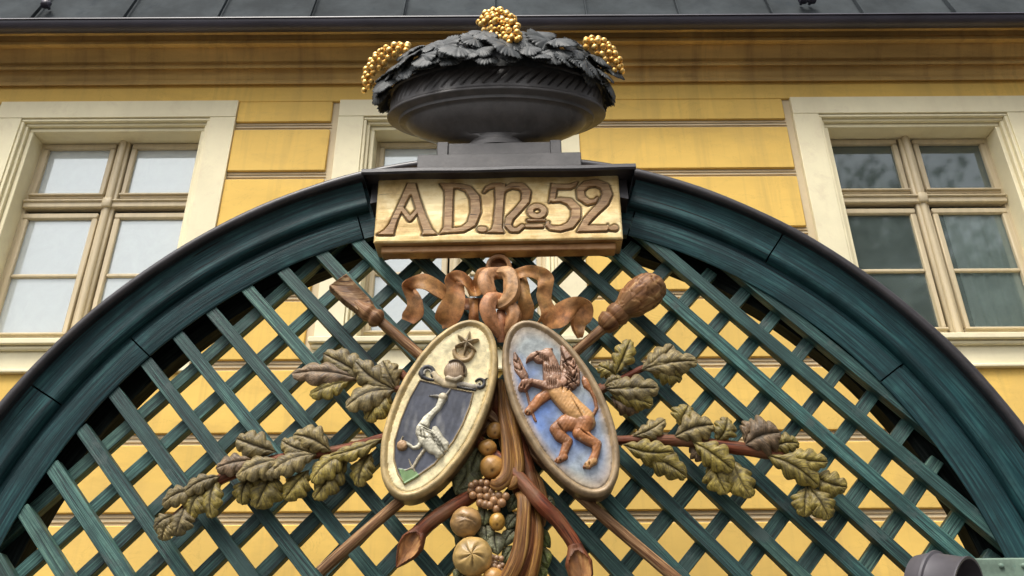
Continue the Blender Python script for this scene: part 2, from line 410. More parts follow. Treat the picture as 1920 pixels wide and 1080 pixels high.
# backing render, pierced for the windows
def solid_with_holes(mb, z0, z1, yf, yb, gaps, bev=0.0, x0=XL, x1=XR):
    xs = [x0]
    for a, b in gaps: xs += [a, b]
    xs.append(x1)
    for i in range(0, len(xs), 2):
        mb.box(((xs[i]+xs[i+1])/2, (yf+yb)/2, (z0+z1)/2), (X_, Y_, Z_), ((xs[i+1]-xs[i])/2, (yb-yf)/2, (z1-z0)/2), bev)
SILL, HEAD = 3.86, 5.70
op = [(c-.70, c+.70) for c, _ in WIN]
bk = MB(); solid_with_holes(bk, 0, SILL, WY+.004, WY+.21, []); solid_with_holes(bk, SILL, HEAD, WY+.004, WY+.21, op); solid_with_holes(bk, HEAD, 6.3, WY+.004, WY+.21, [])
bk.build('joint_render', M['taupe'], house)
# the yellow courses between the joints: each face bevelled, stopping short of every casing's left side
wall = MB()
def course(z0, z1, full):
    STR = .056
    gaps = [] if full else [(c-HW-STR, c+HW) for c, _ in WIN]
    xs = [XL]
    for a, b in gaps: xs += [a, b]
    xs.append(XR)
    for i in range(0, len(xs), 2):
        wall.box(((xs[i]+xs[i+1])/2, WY-.005, (z0+z1)/2), (X_, Y_, Z_), ((xs[i+1]-xs[i])/2, .012, (z1-z0)/2), .006)
course(5.855, 6.05, True)
tops = [5.8545]+[g-.036 for g in grooves]
bots = [g+.036 for g in grooves]+[.5]
for t, b_ in zip(tops, bots):
    inwin = not (t < 3.70)
    if inwin and b_ < 3.66 < t: b_ = b_
    course(b_, t, not inwin)
wall.build('wall', M['wall'], house, 40)
jt = MB()                              # the painted roll in each joint
jm = []
for g in grooves:
    for (dz, hz, pr) in ((.014, .0022, .009), (-.012, .0024, .010)):
        gaps = [(c-HW-.05, c+HW) for c, _ in WIN] if g > 3.72 else []
        solid_with_holes(jt, g+dz-hz, g+dz+hz, WY-pr+.006, WY+.0035, gaps)
jt.build('joint_bead', M['jointline'], house, 40)
pl = MB(); pl.box((0, WY-.03, .25), (X_, Y_, Z_), (9, .04, .25), .01); pl.build('plinth', M['stone'], house)

# cornice: a moulded profile (projection, height) run along the wall
def run(mb, prof, x0=XL, x1=XR, close=True, wob=0.0):
    n = len(prof); xs = np.linspace(x0, x1, 46 if wob else 2)
    P = np.array([[(x, WY-p, z+(wob*nz(np.array(x*2.1), np.array(z*9), 3) if wob else 0)) for p, z in prof] for x in xs])
    mb.grid(P, flip=True)
    if close:
        b = len(mb.v); mb.add([P[0][k] for k in range(n)]+[P[-1][k] for k in range(n)], [tuple(range(n)), tuple(range(2*n-1, n-1, -1))])
Hc = lambda y, p: EYE+((lambda yy: {155: .886, 147: .894, 140: .9015, 122: .9215, 119: .9245, 112: .932, 80: .967, 76: .9716, 72: .976, 62: .9874, 55: .9955, 50: 1.001}[yy])(y))*(WY-p)
cor = MB()
prof = [(-.02, 6.04), (.004, Hc(155, .004)), (.030, Hc(155, .030)+.004), (.048, Hc(155, .048)+.012), (.050, Hc(147, .050)), (.036, Hc(147, .036)+.014), (.050, Hc(140, .050)+.006), (.075, Hc(122, .075)-.012), (.112, Hc(122, .112)-.006), (.116, Hc(119, .116)+.004), (.092, Hc(119, .092)+.022),
        (.120, Hc(112, .120)+.014), (.165, Hc(80, .165)-.02), (.212, Hc(80, .212)), (.236, Hc(76, .236)), (.240, Hc(72, .240)+.002), (.220, Hc(72, .220)+.018), (.232, Hc(62, .232)+.008), (.262, Hc(62, .262)+.010), (.285, Hc(55, .285)), (.31, Hc(50, .31)), (.31, 6.44), (-.02, 6.44)]
run(cor, prof, wob=.0022); cor.build('cornice', M['cornice'], house, 35)
gut = MB()
gy, gz, gr = .395, 6.262, .058
gp = [(gy+gr*math.cos(a), gz+gr*math.sin(a)) for a in np.linspace(0, -math.pi, 14)]
gp = [(gy+gr+.008, gz+.006), (gy+gr+.010, gz-.004)]+gp+[(gy-gr+.004, gz)]+[(gy+(gr-.004)*math.cos(a), gz+(gr-.004)*math.sin(a)) for a in np.linspace(-math.pi, 0, 14)]
run(gut, gp, wob=.002); gut.build('gutter', M['gutter'], house, 60)
rf = MB(); ry0, rz0, ry1, rz1 = .40, 6.275, -.55, 9.2
rp = [(ry0, rz0), (ry0-.02, rz0+.01), (ry1, rz1), (ry1-3, rz1+.9), (ry1-3, rz1+.7), (ry1-.05, rz1-.1), (.25, 6.30)]
run(rf, rp); roof = rf.build('roof', M['roof'], house, 30)
sm = MB()
sl = np.array([0, -(ry1-ry0), rz1-rz0]); sl = sl/np.linalg.norm(sl); nr = np.array([0, -sl[2], sl[1]])
sx = [-.80+.682*k for k in range(-12, 13)]
for x in sx:
    o = np.array([x+random.uniform(-.01, .01), WY-ry0, rz0])+sl*1.45
    sm.box(o+nr*.014, (sl, X_, nr), (1.44, .0045, .014), .002)
sm.build('seam', M['roof'], roof)
sg = MB()
for x in (-3.47, -.82+.68*4.42, 2.25, -5.5, 5.2):
    o = np.array([x, WY-ry0, rz0])+sl*.23+nr*.05
    sg.tube([o-nr*.05, o], .012, 8); sg.tube([o-np.array([.03, 0, 0]), o-np.array([.012, 0, 0])-sl*.02, o+np.array([.014, 0, 0])-sl*.02, o+np.array([.03, 0, 0])], [.012, .034, .034, .012], 12)
sg.build('snow_guard', M['gutter'], roof, 60)

# windows ------------------------------------------------------------
KD = 1.036; yF = WY+.18
def zz(z): return (z-EYE)*KD+EYE
def make_window(cx, kind):
    lab = {'L': 'left window with pale closed blinds', 'C': 'middle window half hidden behind the urn and sign', 'R': 'right window with dark glass and one pale curtain'}[kind]
    cs = MB(); yc = WY-.035; th = .06
    def b(mb, x0, x1, z0, z1, y0, y1, bev=.003): mb.box((cx+(x0+x1)/2, (y0+y1)/2, (z0+z1)/2), (X_, Y_, Z_) if x1-x0 > z1-z0 else (Z_, X_, Y_), ((x1-x0)/2, (y1-y0)/2, (z1-z0)/2) if x1-x0 > z1-z0 else ((z1-z0)/2, (x1-x0)/2, (y1-y0)/2), bev)
    zc0 = 3.80
    b(cs, -HW, HW, 5.70, 5.855, yc, WY+.003); b(cs, -HW, -.698, zc0, 5.6985, yc+.0015, WY+.003); b(cs, .698, HW, zc0, 5.6985, yc+.0015, WY+.003)
    # stepped moulding inside the casing, two fillets, then the reveal
    for k, (o, y0, y1) in enumerate(((.0, WY-.022, WY+.03), (.022, WY+.006, WY+.19), (.046, WY+.034, WY+.20))):
        i0 = .698-o; wd = .022 if k < 2 else .030
        b(cs, -i0, i0, 5.698-o-wd, 5.6975-o, y0, y1, .004)
        b(cs, -i0, -i0+wd, 3.86, 5.6965-o-wd, y0, y1, .004); b(cs, i0-wd, i0, 3.86, 5.6965-o-wd, y0, y1, .004)
    # sill and apron
    b(cs, -HW-.02, HW+.02, 3.845, 3.885, WY-.085, WY+.17, .006); b(cs, -HW-.005, HW+.005, 3.815, 3.8435, WY-.06, WY+.01, .01)
    b(cs, -HW, HW, 3.69, 3.8135, WY-.03, WY+.002, .004); b(cs, -HW-.012, HW+.012, 3.664, 3.6885, WY-.05, WY+.002, .006)
    win = cs.build('window', M['cream'], house, 40, org=(cx, WY, 3.86), label=lab)
    # frame
    fr = MB(); zt, zb = zz(5.50), 3.885
    hw = .625
    b(fr, -hw, hw, zt, zt+.075, yF, yF+.05); b(fr, -hw, -.60, zb, zt-.001, yF, yF+.05); b(fr, .60, hw, zb, zt-.001, yF, yF+.05)
    zt0, zt1 = zz(4.915), zz(4.965)
    fr.build('frame', M['frame'], win, 40)
    tr = MB(); b(tr, -.615, .615, zt0-.005, zt1, yF-.03, yF+.045, .008); b(tr, -.615, .615, zt1-.012, zt1+.006, yF-.045, yF-.02, .006)
    tr.build('transom', M['frame'], win, 40)
    mu = MB(); b(mu, -.045, .045, zb+.02, zt+.02, yF-.012, yF+.045, .006)
    for (z0, z1) in ((zb+.02, zt0-.006), (zt1+.007, zt+.05)):
        mu.tube([(cx, yF-.016, z0), (cx, yF-.016, z1)], .024, 14, up=(0, -1, 0))
    b(mu, -.032, .032, zt0-.012, zt1+.014, yF-.055, yF-.004, .006)
    mu.build('mullion', M['frame'], win, 50)
    gx = (.100, .562)
    for s in (-1, 1):
        for (g0, g1, bar) in ((zz(3.985-.03), zz(4.835), zz(4.385)), (zz(5.037), zz(5.435), None)):
            sa = MB(); a, c = (gx[0], gx[1]) if s > 0 else (-gx[1], -gx[0])
            st = .040
            b(sa, a-st, c+st, g1-.001, g1+st+.004, yF-.006, yF+.03, .007); b(sa, a-st, a, g0, g1-.002, yF-.006, yF+.03, .007); b(sa, c, c+st, g0, g1-.002, yF-.006, yF+.03, .007)
            b(sa, a-st, c+st, g0-st, g0-.001, yF-.006, yF+.03, .007); b(sa, a-st-.002, c+st+.002, g0-.020, g0-.002, yF-.024, yF+.0, .005)
            if bar: b(sa, a+.0005, c-.0005, bar-.013, bar+.013, yF+.002, yF+.03, .006)
            sa.build('sash', M['frame'], win, 40)
            gl = MB()
            for (q0, q1) in (((g0, bar-.013), (bar+.013, g1)) if bar else ((g0, g1),)):
                gl.add([(cx+a, yF+.022, q0), (cx+c, yF+.022, q0), (cx+c, yF+.022, q1), (cx+a, yF+.022, q1)], [(0, 1, 2, 3)])
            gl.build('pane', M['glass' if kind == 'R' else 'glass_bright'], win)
            if kind != 'R':
                bl = MB(); bl.box((cx+(a+c)/2, yF+.042, (g0+g1)/2), (X_, Y_, Z_), ((c-a)/2+.01, .003, (g1-g0)/2+.01)); bl.build('blind', M['blind'], win)
    if kind == 'R':
        cu = MB(); P = [[(cx+.165+.46*t+.02*math.sin(k*0), yF+.055+.012*math.sin(t*34), z) for z in (3.9, 4.9, zz(4.86))] for k, t in enumerate(np.linspace(0, 1, 50))]
        cu.grid(P); cu.build('curtain', M['curtain'], win, 180)
    return win
for c, k in WIN: make_window(c, k)
# ------------------------------------------------------------------ the arched gate
gate = root('arched_gate', W(CU, -1.6, 0), 'dark green arched wooden gate top with a diagonal lattice and weathered timber rim', 'gate')
GDU, GDN = GU, GN
RB = 1.895                             # clear radius of the arch opening
def arc_mb(mb, prof, a0, a1, nseg, grain=True, wob=0.0, sd=0, caps=True):
    A = np.linspace(a0, a1, nseg+1); n = len(prof); P = []; Gc = []; r0 = random.random()*20
    for a in A:
        row = []; g = []
        for (r, nn) in prof:
            rr = r+wob*float(nz(np.array(a*9+sd), np.array(r*20), sd)); row.append(W(CU+rr*math.cos(a), CV+rr*math.sin(a), nn)); g.append((r0+rr*a+.22*(r-2.0), r+.5*nn, nn*.5))
        P.append(row); Gc.append(g)
    P = np.array(P); b = len(mb.v); closed = prof+[prof[0]]
    mb.grid(P, gc=Gc, wrap_j=True, flip=False)
    if caps: mb.f.append(tuple(b+k for k in range(n))[::-1]); mb.f.append(tuple(b+nseg*n+k for k in range(n)))
def angpx(px, py):
    u, v = G(px, py, 0); return math.atan2(v-CV, u-CU)
A_END = math.asin((.56-CV)/2.0)        # the arch lands on its pillars here
eps = .0016
inner = [A_END, angpx(1650, 716), angpx(1180, 430), angpx(680, 440), angpx(262, 650), math.pi-A_END]
pin = [(1.90, 0.0), (1.895, -.004), (1.895, -.009), (2.03, -.009), (2.03, -.026), (2.018, -.028), (2.009, -.024), (2.004, -.004), (2.000, .002)]
for k in range(len(inner)-1):
    if k == 2: continue                # the middle length is covered by the number board
    mb = MB(); arc_mb(mb, pin, inner[k]+(eps if k else 0), inner[k+1]-eps, 40, wob=.0015, sd=k)
    mb.build('arch_board', M['board'], gate, 40)
mb = MB(); arc_mb(mb, [(1.90, -.01), (1.90, -.045), (2.2, -.045), (2.2, -.01)], inner[2]+eps, inner[3]-eps, 12); mb.build('arch_board', M['board'], gate, 40)
outer = [A_END, angpx(1448, 472), angpx(1180, 380), angpx(690, 380), angpx(92, 744), math.pi-A_END]
pou = [(2.027, -.045), (2.027, .004), (2.032, .022), (2.046, .034), (2.062, .034), (2.080, .030), (2.10, .026), (2.13, .026), (2.152, .040), (2.158, .046), (2.158, -.045)]
for k in range(len(outer)-1):
    if k == 2: continue
    mb = MB(); arc_mb(mb, pou, outer[k]+(eps if k else 0), outer[k+1]-eps, 44, wob=.0015, sd=k+5)
    mb.build('arch_moulding', M['board'], gate, 50)
mb = MB()                              # sheet metal capping with a rolled front edge
cp = [(2.160, -.20), (2.160, .050)]+[(2.178+.020*math.cos(a), .066+.020*math.sin(a)) for a in np.linspace(math.pi*1.15, -.2, 9)]+[(2.196, .04), (2.192, -.20)]
arc_mb(mb, cp, A_END, math.pi-A_END, 96, wob=.003, sd=11); mb.build('metal_capping', M['darkmetal'], gate, 50)
mb = MB()                              # the rear ring the laths are nailed to
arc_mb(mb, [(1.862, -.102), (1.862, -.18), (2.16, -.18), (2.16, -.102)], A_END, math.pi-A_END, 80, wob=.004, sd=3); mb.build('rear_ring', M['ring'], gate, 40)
# lattice, two crossed layers; slats stay one mesh
lat = MB(); ms = .1185/.1075
th_ = math.atan(ms); du = (math.cos(th_), -math.sin(th_)); dv = (math.cos(th_), math.sin(th_))
FLOORV = .16
def lath(d, u0, v0, nf, thk, wdt):
    # line through (u0, v0) along d, trimmed to the ring and to the foot rail
    px, py = u0-CU, v0-CV; bq = px*d[0]+py*d[1]; cq = px*px+py*py-(RB+.012)**2; D = bq*bq-cq
    if D <= 0: return
    t0, t1 = -bq-math.sqrt(D), -bq+math.sqrt(D)
    for sg in (0, 1):                  # laths that run out at a shallow angle pass under the rim board, the others stop square at it
        t_ = (t0, t1)[sg]; qx, qy = px+d[0]*t_, py+d[1]*t_; ca = abs(qx*d[0]+qy*d[1])/math.hypot(qx, qy)
        if ca < .80:
            R2 = 1.975; t_ = -bq+(1 if sg else -1)*math.sqrt(bq*bq-(px*px+py*py-R2*R2)); 
            if sg: t1 = t_
            else: t0 = t_
    # foot rail
    tf = (FLOORV-v0)/d[1]
    if d[1] > 0: t0 = max(t0, tf)
    else: t1 = min(t1, tf)
    if t1-t0 < .12: return
    t0 += random.uniform(0, .012); t1 -= random.uniform(0, .012)
    tc = (t0+t1)/2; L = (t1-t0)/2; a = random.uniform(-.006, .006)
    ax = GU*d[0]+GZ*d[1]; side = GU*(-d[1])+GZ*d[0]; ax = ax+side*a; ax /= np.linalg.norm(ax); side = np.cross(GN, ax); side /= np.linalg.norm(side)
    tone = random.uniform(.62, 1.28); hue = random.uniform(-.12, .10)
    o = W(u0+d[0]*tc, v0+d[1]*tc, nf-thk/2+random.uniform(-.0015, .0015))
    lat.box(o, (ax, side, GN), (L, wdt/2, thk/2), .0022, col=(tone*(1+hue*1.2), tone, tone*(1-hue*.6)))
PU, PV = .2145, .237
LW = .0535
def centre(k, ks, cs):
    if k < ks[0]: return cs[0]-(ks[0]-k)*.243
    if k > ks[-1]: return cs[-1]+(k-ks[-1])*.240
    return float(np.interp(k, ks, cs))
for k in range(-22, 12):               # front laths: v + ms*u = c1; rear laths: v - ms*u = c2
    c1 = centre(k, [-14, -13, -12, -7, -6, -5, 0, 1], [-1.022, -.778, -.520, .722, .972, 1.195, 2.378, 2.610])
    lath(du, CU, c1-ms*CU, -.010, .045, LW+random.uniform(-.003, .003))
for k in range(-14, 24):
    c2 = centre(k, [-2, -1, 0, 8, 9, 10], [-.125, .112, .360, 2.325, 2.590, 2.850])
    lath(dv, CU, c2+ms*CU, -.057, .043, LW+random.uniform(-.003, .003))
lat.build('lattice', M['lath'], gate, 30)
# foot rail, pillars with patinated plates, plank leaf below: the part of the gate under the picture
fr = MB(); fr.box(W(CU, FLOORV-.055, -.04), (GU, GZ, GN), (1.95, .055, .05), .006); fr.build('transom_rail', M['board'], gate, 40)
dr = MB(); nb = 26
for k in range(nb):
    dr.box(W(CU-1.90+3.80*(k+.5)/nb, -.75, -.05), (GZ, GU, GN), (.84, 1.90/nb-.002, .018), .003)
dr.build('door_leaf', M['board'], gate, 40)
for s in (-1, 1):
    p = MB(); uc = CU+s*2.03; dl = -.07 if s < 0 else 0
    p.box(W(uc, -.56, -.10), (GZ, GU, GN), (1.04, .20, .15), .012)
    p.box(W(uc, .505+dl, -.11), (GU, GZ, GN), (.235, .022, .16), .006)
    p.build('pillar', M['stone'], gate, 40)
    q = MB(); q.box(W(uc-s*.06, .485+dl, .045), (GU, GZ, GN), (.29, .075, .055), .006)
    pq = q.build('riveted_plate', M['patina'], gate, 40)
    rv = MB()
    for i in range(6):
        o = W(uc-s*.06-.20+.076*i, .532+dl, .100)
        rv.tube([o-GN*.002, o+GN*.006, o+GN*.009], [.010, .009, .003], 10)
    rv.build('rivet_row', M['patina'], pq, 60)

# ------------------------------------------------------------------ number board over the arch
NS = .125
zs = Z(660, 290, 3.4286, NS)
sb = root('number_board', W(-.06, 1.94, 0), 'gilded wooden number board reading AD. No 52. at the top of the arch', 'sign')
LET = []
def P_(*a): return ('P', list(a))
def S_(*a): return ('S', list(a))
LET.append(('letter', [P_((358, 186), (408, 186), (436, 280), (478, 400), (515, 480), (548, 512), (450, 517), (458, 498), (438, 440), (384, 262), (372, 262), (290, 430), (272, 490), (268, 517), (160, 517), (205, 490), (240, 450), (300, 320)), S_((322, 352, 14), (372, 418, 15)), S_((424, 358, 13), (372, 418, 15))]))
LET.append(('letter', [P_((565, 186), (655, 188), (648, 300), (645, 470), (640, 500), (562, 510), (590, 470), (598, 300), (596, 235)), S_((610, 203, 15), (690, 203, 18), (750, 222, 24), (790, 280, 30), (796, 370, 31), (770, 445, 27), (715, 482, 18), (610, 492, 14))]))
LET.append(('full_stop', [S_((825, 481, 20), (848, 483, 20))]))
LET.append(('letter', [S_((850, 240, 7), (872, 214, 13), (910, 200, 17), (955, 200, 18)), P_((918, 196), (988, 190), (975, 300), (965, 470), (978, 503), (862, 503), (900, 480), (912, 440), (924, 300)), S_((962, 262, 6), (985, 222, 14), (1030, 200, 20), (1090, 205, 25), (1122, 240, 27), (1115, 300, 24), (1065, 360, 21), (1015, 410, 22), (1002, 455, 20), (1025, 485, 16), (1065, 486, 15), (1095, 462, 14))]))
ring = [(1190+44*math.cos(a), 366+33*math.sin(a)*1.0, 19) for a in np.linspace(0, 2*math.pi, 18)]
LET.append(('letter', [S_(*ring)])); LET.append(('underline', [S_((1132, 424, 8), (1236, 424, 8))])); LET.append(('underline', [S_((1124, 460, 12), (1222, 460, 12))]))
LET.append(('letter', [P_((1283, 186), (1312, 192), (1400, 192), (1452, 174), (1438, 205), (1405, 222), (1318, 222), (1306, 290), (1268, 308), (1276, 240)), S_((1290, 300, 8), (1340, 290, 15), (1400, 305, 25), (1440, 350, 29), (1440, 405, 28), (1405, 455, 24), (1340, 478, 18), (1280, 472, 16), (1256, 455, 13), (1262, 436, 8))]))
LET.append(('letter', [S_((1578, 280, 6), (1560, 302, 13), (1515, 306, 20), (1474, 275, 24), (1468, 228, 24), (1505, 192, 24), (1570, 182, 25), (1625, 205, 28), (1642, 255, 30), (1620, 310, 28), (1560, 370, 24), (1510, 425, 22), (1486, 470, 20)), P_((1448, 496), (1468, 455), (1640, 458), (1645, 448), (1655, 470), (1640, 492))]))
LET.append(('full_stop', [S_((1664, 476, 15), (1688, 472, 23))]))
def to_uv(item):
    k, pts = item
    return (k, [zs(x, y) for x, y in pts]) if k == 'P' else (k, [zs(x, y)+(r*zs.k,) for x, y, r in pts])
LUV = [(nm, [to_uv(i) for i in its]) for nm, its in LET]
def let_sdf(U, V, its):
    f = np.full(U.shape, -1e3)
    for k, p in its: f = np.maximum(f, poly_field(U, V, p) if k == 'P' else chain_field(U, V, p)[0])
    return f
TL, TR, BL, BR = G(710, 335, NS), G(1160, 335, NS), G(700, 455, NS), G(1168, 447, NS)
bu0, bu1, bv0, bv1 = (TL[0]+BL[0])/2, (TR[0]+BR[0])/2, (BL[1]+BR[1])/2, G(935, 318, NS)[1]
def board_fn(U, V):
    f = np.full(U.shape, -1e3)
    for nm, its in LUV: f = np.maximum(f, let_sdf(U, V, its))
    d = -f                             # distance outside the letters
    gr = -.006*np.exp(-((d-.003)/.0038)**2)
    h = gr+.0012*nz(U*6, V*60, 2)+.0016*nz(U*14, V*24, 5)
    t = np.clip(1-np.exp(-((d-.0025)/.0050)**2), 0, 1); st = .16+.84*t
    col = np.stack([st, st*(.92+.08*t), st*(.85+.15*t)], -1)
    edge = np.minimum(np.minimum(U-bu0, bu1-U), V-bv0)
    h = h-np.clip(.006-edge, 0, 1)*.9
    return h, col
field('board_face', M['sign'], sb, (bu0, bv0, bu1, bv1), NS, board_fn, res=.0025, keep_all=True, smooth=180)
mb = MB(); mb.box(W((bu0+bu1)/2, (bv0+bv1)/2, NS/2-.008), (GU, GZ, GN), ((bu1-bu0)/2-.0008, (bv1-bv0)/2-.0008, NS/2-.0035), .003, col=(.62, .5, .42)); mb.build('board_body', M['sign'], sb, 40)
for i, (nm, its) in enumerate(LUV):
    us = [p[0] for k, ps in its for p in ps]; vs = [p[1] for k, ps in its for p in ps]; pad = .03
    def fn(U, V, its=its):
        f = let_sdf(U, V, its); return np.where(f > 0, np.clip(f/.0020, 0, 1)*.0065+.0005*nz(U*30, V*9, i), 0)
    field(nm, M['letter'], sb, (min(us)-pad, min(vs)-pad, max(us)+pad, max(vs)+pad), NS-.001, fn, res=.0018, sink=.006, smooth=40)
mb = MB(); n1 = .085
a, b2 = G(716, 458, n1), G(1155, 470, n1)
mb.box(W((a[0]+b2[0])/2, bv0-.0165, .064), (GU, GZ, GN), ((b2[0]-a[0])/2, .016, .030), .004, col=(.50, .34, .26)); mb.build('lower_ledge', M['sign'], sb, 40)
# canopy lid with flared ends: dark sheet metal
NL = .20
l0, l1, l2 = G(678, 314, NL), G(1192, 306, NL), G(935, 309, NL)
lid = root('metal_canopy', W(-.06, 2.33, 0), 'dark sheet metal canopy ledge above the number board', 'canopy')
mb = MB(); uc = (l0[0]+l1[0])/2; hw = (l1[0]-l0[0])/2; vt = (l0[1]+l1[1])/2
pr = [(-.12, .0), (NL-.006, .0), (NL, -.006), (NL+.001, -.022), (NL-.006, -.030), (NL-.014, -.028), (NL-.016, -.014), (-.12, -.014)]
us_ = np.linspace(-hw, hw, 30)
P = np.array([[W(uc+x, vt+dz+.0015*math.sin(x*14), nn) for nn, dz in pr] for x in us_])
mb.grid(P, wrap_j=True, flip=True); nb_ = len(pr); b0 = 0
mb.f.append(tuple(range(nb_))); mb.f.append(tuple(range(29*nb_, 30*nb_))[::-1])
mb.build('canopy_sheet', M['darkmetal'], lid, 40)
mb = MB()
for s in (-1, 1):                      # end flashings folded down onto the arch
    x = uc+s*hw
    mb.grid(np.array([[W(x-s*.001, vt-.002, NL-.01), W(x-s*.001, vt-.002, -.12)], [W(x-s*.010, vt-.04, NL-.035), W(x-s*.010, vt-.04, -.12)], [W(x-s*.022, vt-.075, .10), W(x-s*.022, vt-.085, -.12)], [W(x-s*.04, vt-.082, .08), W(x-s*.04, vt-.09, -.12)]]))
    mb.grid(np.array([[W(x-s*.006, vt-.002, NL-.01), W(x-s*.006, vt-.002, -.12)], [W(x-s*.016, vt-.04, NL-.035), W(x-s*.016, vt-.04, -.12)], [W(x-s*.028, vt-.070, .10), W(x-s*.028, vt-.08, -.12)]]))
mb.build('end_flashing', M['darkmetal'], lid, 40)
mb = MB(); aa = np.linspace(-hw+.03, hw-.03, 24)  # cambered timber bed under the sheet
P = np.array([[W(uc+x, vt-.016, .10), W(uc+x, vt-.016, -.1), W(uc+x, vt-.045-.085*(abs(x)/hw)**2.2, -.1), W(uc+x, vt-.045-.085*(abs(x)/hw)**2.2, .104)] for x in aa])
mb.grid(P, wrap_j=True, flip=True); mb.build('canopy_bed', M['darkmetal'], lid, 40)

# ------------------------------------------------------------------ urn on the canopy
ucn = (G(727, 215, 0)[0]+G(1135, 205, 0)[0])/2
urn = root('urn', W(ucn, vt, .03), 'dark oval urn with a roped rim standing on the canopy', 'urn')
mb = MB()
vA = vt+.0015; NP = .10
a, b2 = G(783, 290, NP), G(1090, 300, NP); hwp = (b2[0]-a[0])/2; ucp = (a[0]+b2[0])/2
vB = G(935, 287, NP)[1]; vC = G(935, 262, NP)[1]
mb.box(W(ucp, (vA+vB)/2, .0), (GU, GZ, GN), (hwp, (vB-vA)/2, .10), .004)
mb.build('plinth', M['urn'], urn, 40)
mb = MB(); a, b2 = G(826, 275, .085), G(1046, 275, .085); hq = (b2[0]-a[0])/2; uq = (a[0]+b2[0])/2
mb.box(W(uq, (vB+vC)/2+.0005, 0), (GU, GZ, GN), (hq, (vC-vB)/2, .08), .003); mb.build('pedestal', M['urn'], urn, 40)
for s in (-1, 1):
    mb = MB(); mb.box(W(uq+s*(hq-.010), (vB+vC)/2+.002, .060), (GZ, GU, GN), ((vC-vB)/2+.002, .026, .030), .004); mb.build('corner_block', M['urn'], urn, 40)
v1 = G(930, 215, 0)[1]; v1 = (G(727, 224, 0)[1]+G(1135, 216, 0)[1])/2
RU = (G(1135, 205, 0)[0]-G(727, 215, 0)[0])/2; RN = .21
# (radius fraction, v, radius fraction in depth)
foot = [(.0, vC), (.295, vC), (.305, vC+.010), (.30, vC+.020), (.275, vC+.028), (.25, vC+.036), (.24, vC+.046)]
hb = v1-vC
prof_b = foot+[(.30, vC+.056), (.40, vC+.064), (.50, vC+.076), (.61, vC+.092), (.70, vC+.110), (.775, vC+.130), (.815, vC+.152),
        (.83, vC+.160), (.885, vC+.164), (.893, vC+.170), (.893, vC+.176), (.905, vC+.181), (.985, vC+.186), (1.0, vC+.192), (1.0, vC+.199), (.985, vC+.206)]
dz = v1-(vC+.192)
prof_b = [(r, v+dz*max(0, min(1, (v-vC-.05)/.12))) for r, v in prof_b]
vr0 = prof_b[-1][1]; HB = .118
def bowl(mb):
    SEG = 744; rows = []
    fine = [(.978, vr0+.004)]+[(.975-.012*t+.012*math.sin(t*math.pi), vr0+.006+HB*t) for t in np.linspace(0, 1, 26)]+[(.985, vr0+HB+.012), (.985, vr0+HB+.026), (.95, vr0+HB+.030), (.90, vr0+HB+.01)]
    allp = prof_b+fine; n0 = len(prof_b)+1; n1 = n0+26
    for k, (r, v) in enumerate(allp):
        row = []
        for j in range(SEG):
            a = 2*math.pi*j/SEG; rr = r
            fr_ = r; rn = RN*(.62+.38*min(1, r)) if r > .42 else RN*(1.6+(.78-1.6)*max(0, (r-.24)/.18))
            off = 0.0
            if n0 <= k < n1:
                t = (k-n0)/25.0; q = a*62/(2*math.pi)+1.35*t+.22*math.sin((t-.5)*math.pi)  # slanting lobes
                f_ = abs(((q+.5) % 1)-.5)*2
                off = -.016*math.exp(-((1-f_)/.17)**2)*math.sin(math.pi*min(1, max(0, (t-.12)/.78)))**.4 if .12 < t < .9 else 0.0
            row.append(W(ucn+(RU*rr+off)*math.cos(a), v, (rn*rr+off)*math.sin(a)))
        rows.append(row)
    mb.grid(np.array(rows), wrap_j=True, flip=True)
mb = MB(); bowl(mb); mb.build('bowl', M['urn'], urn, 50)
VT = vr0+HB+.028                       # top of the rim

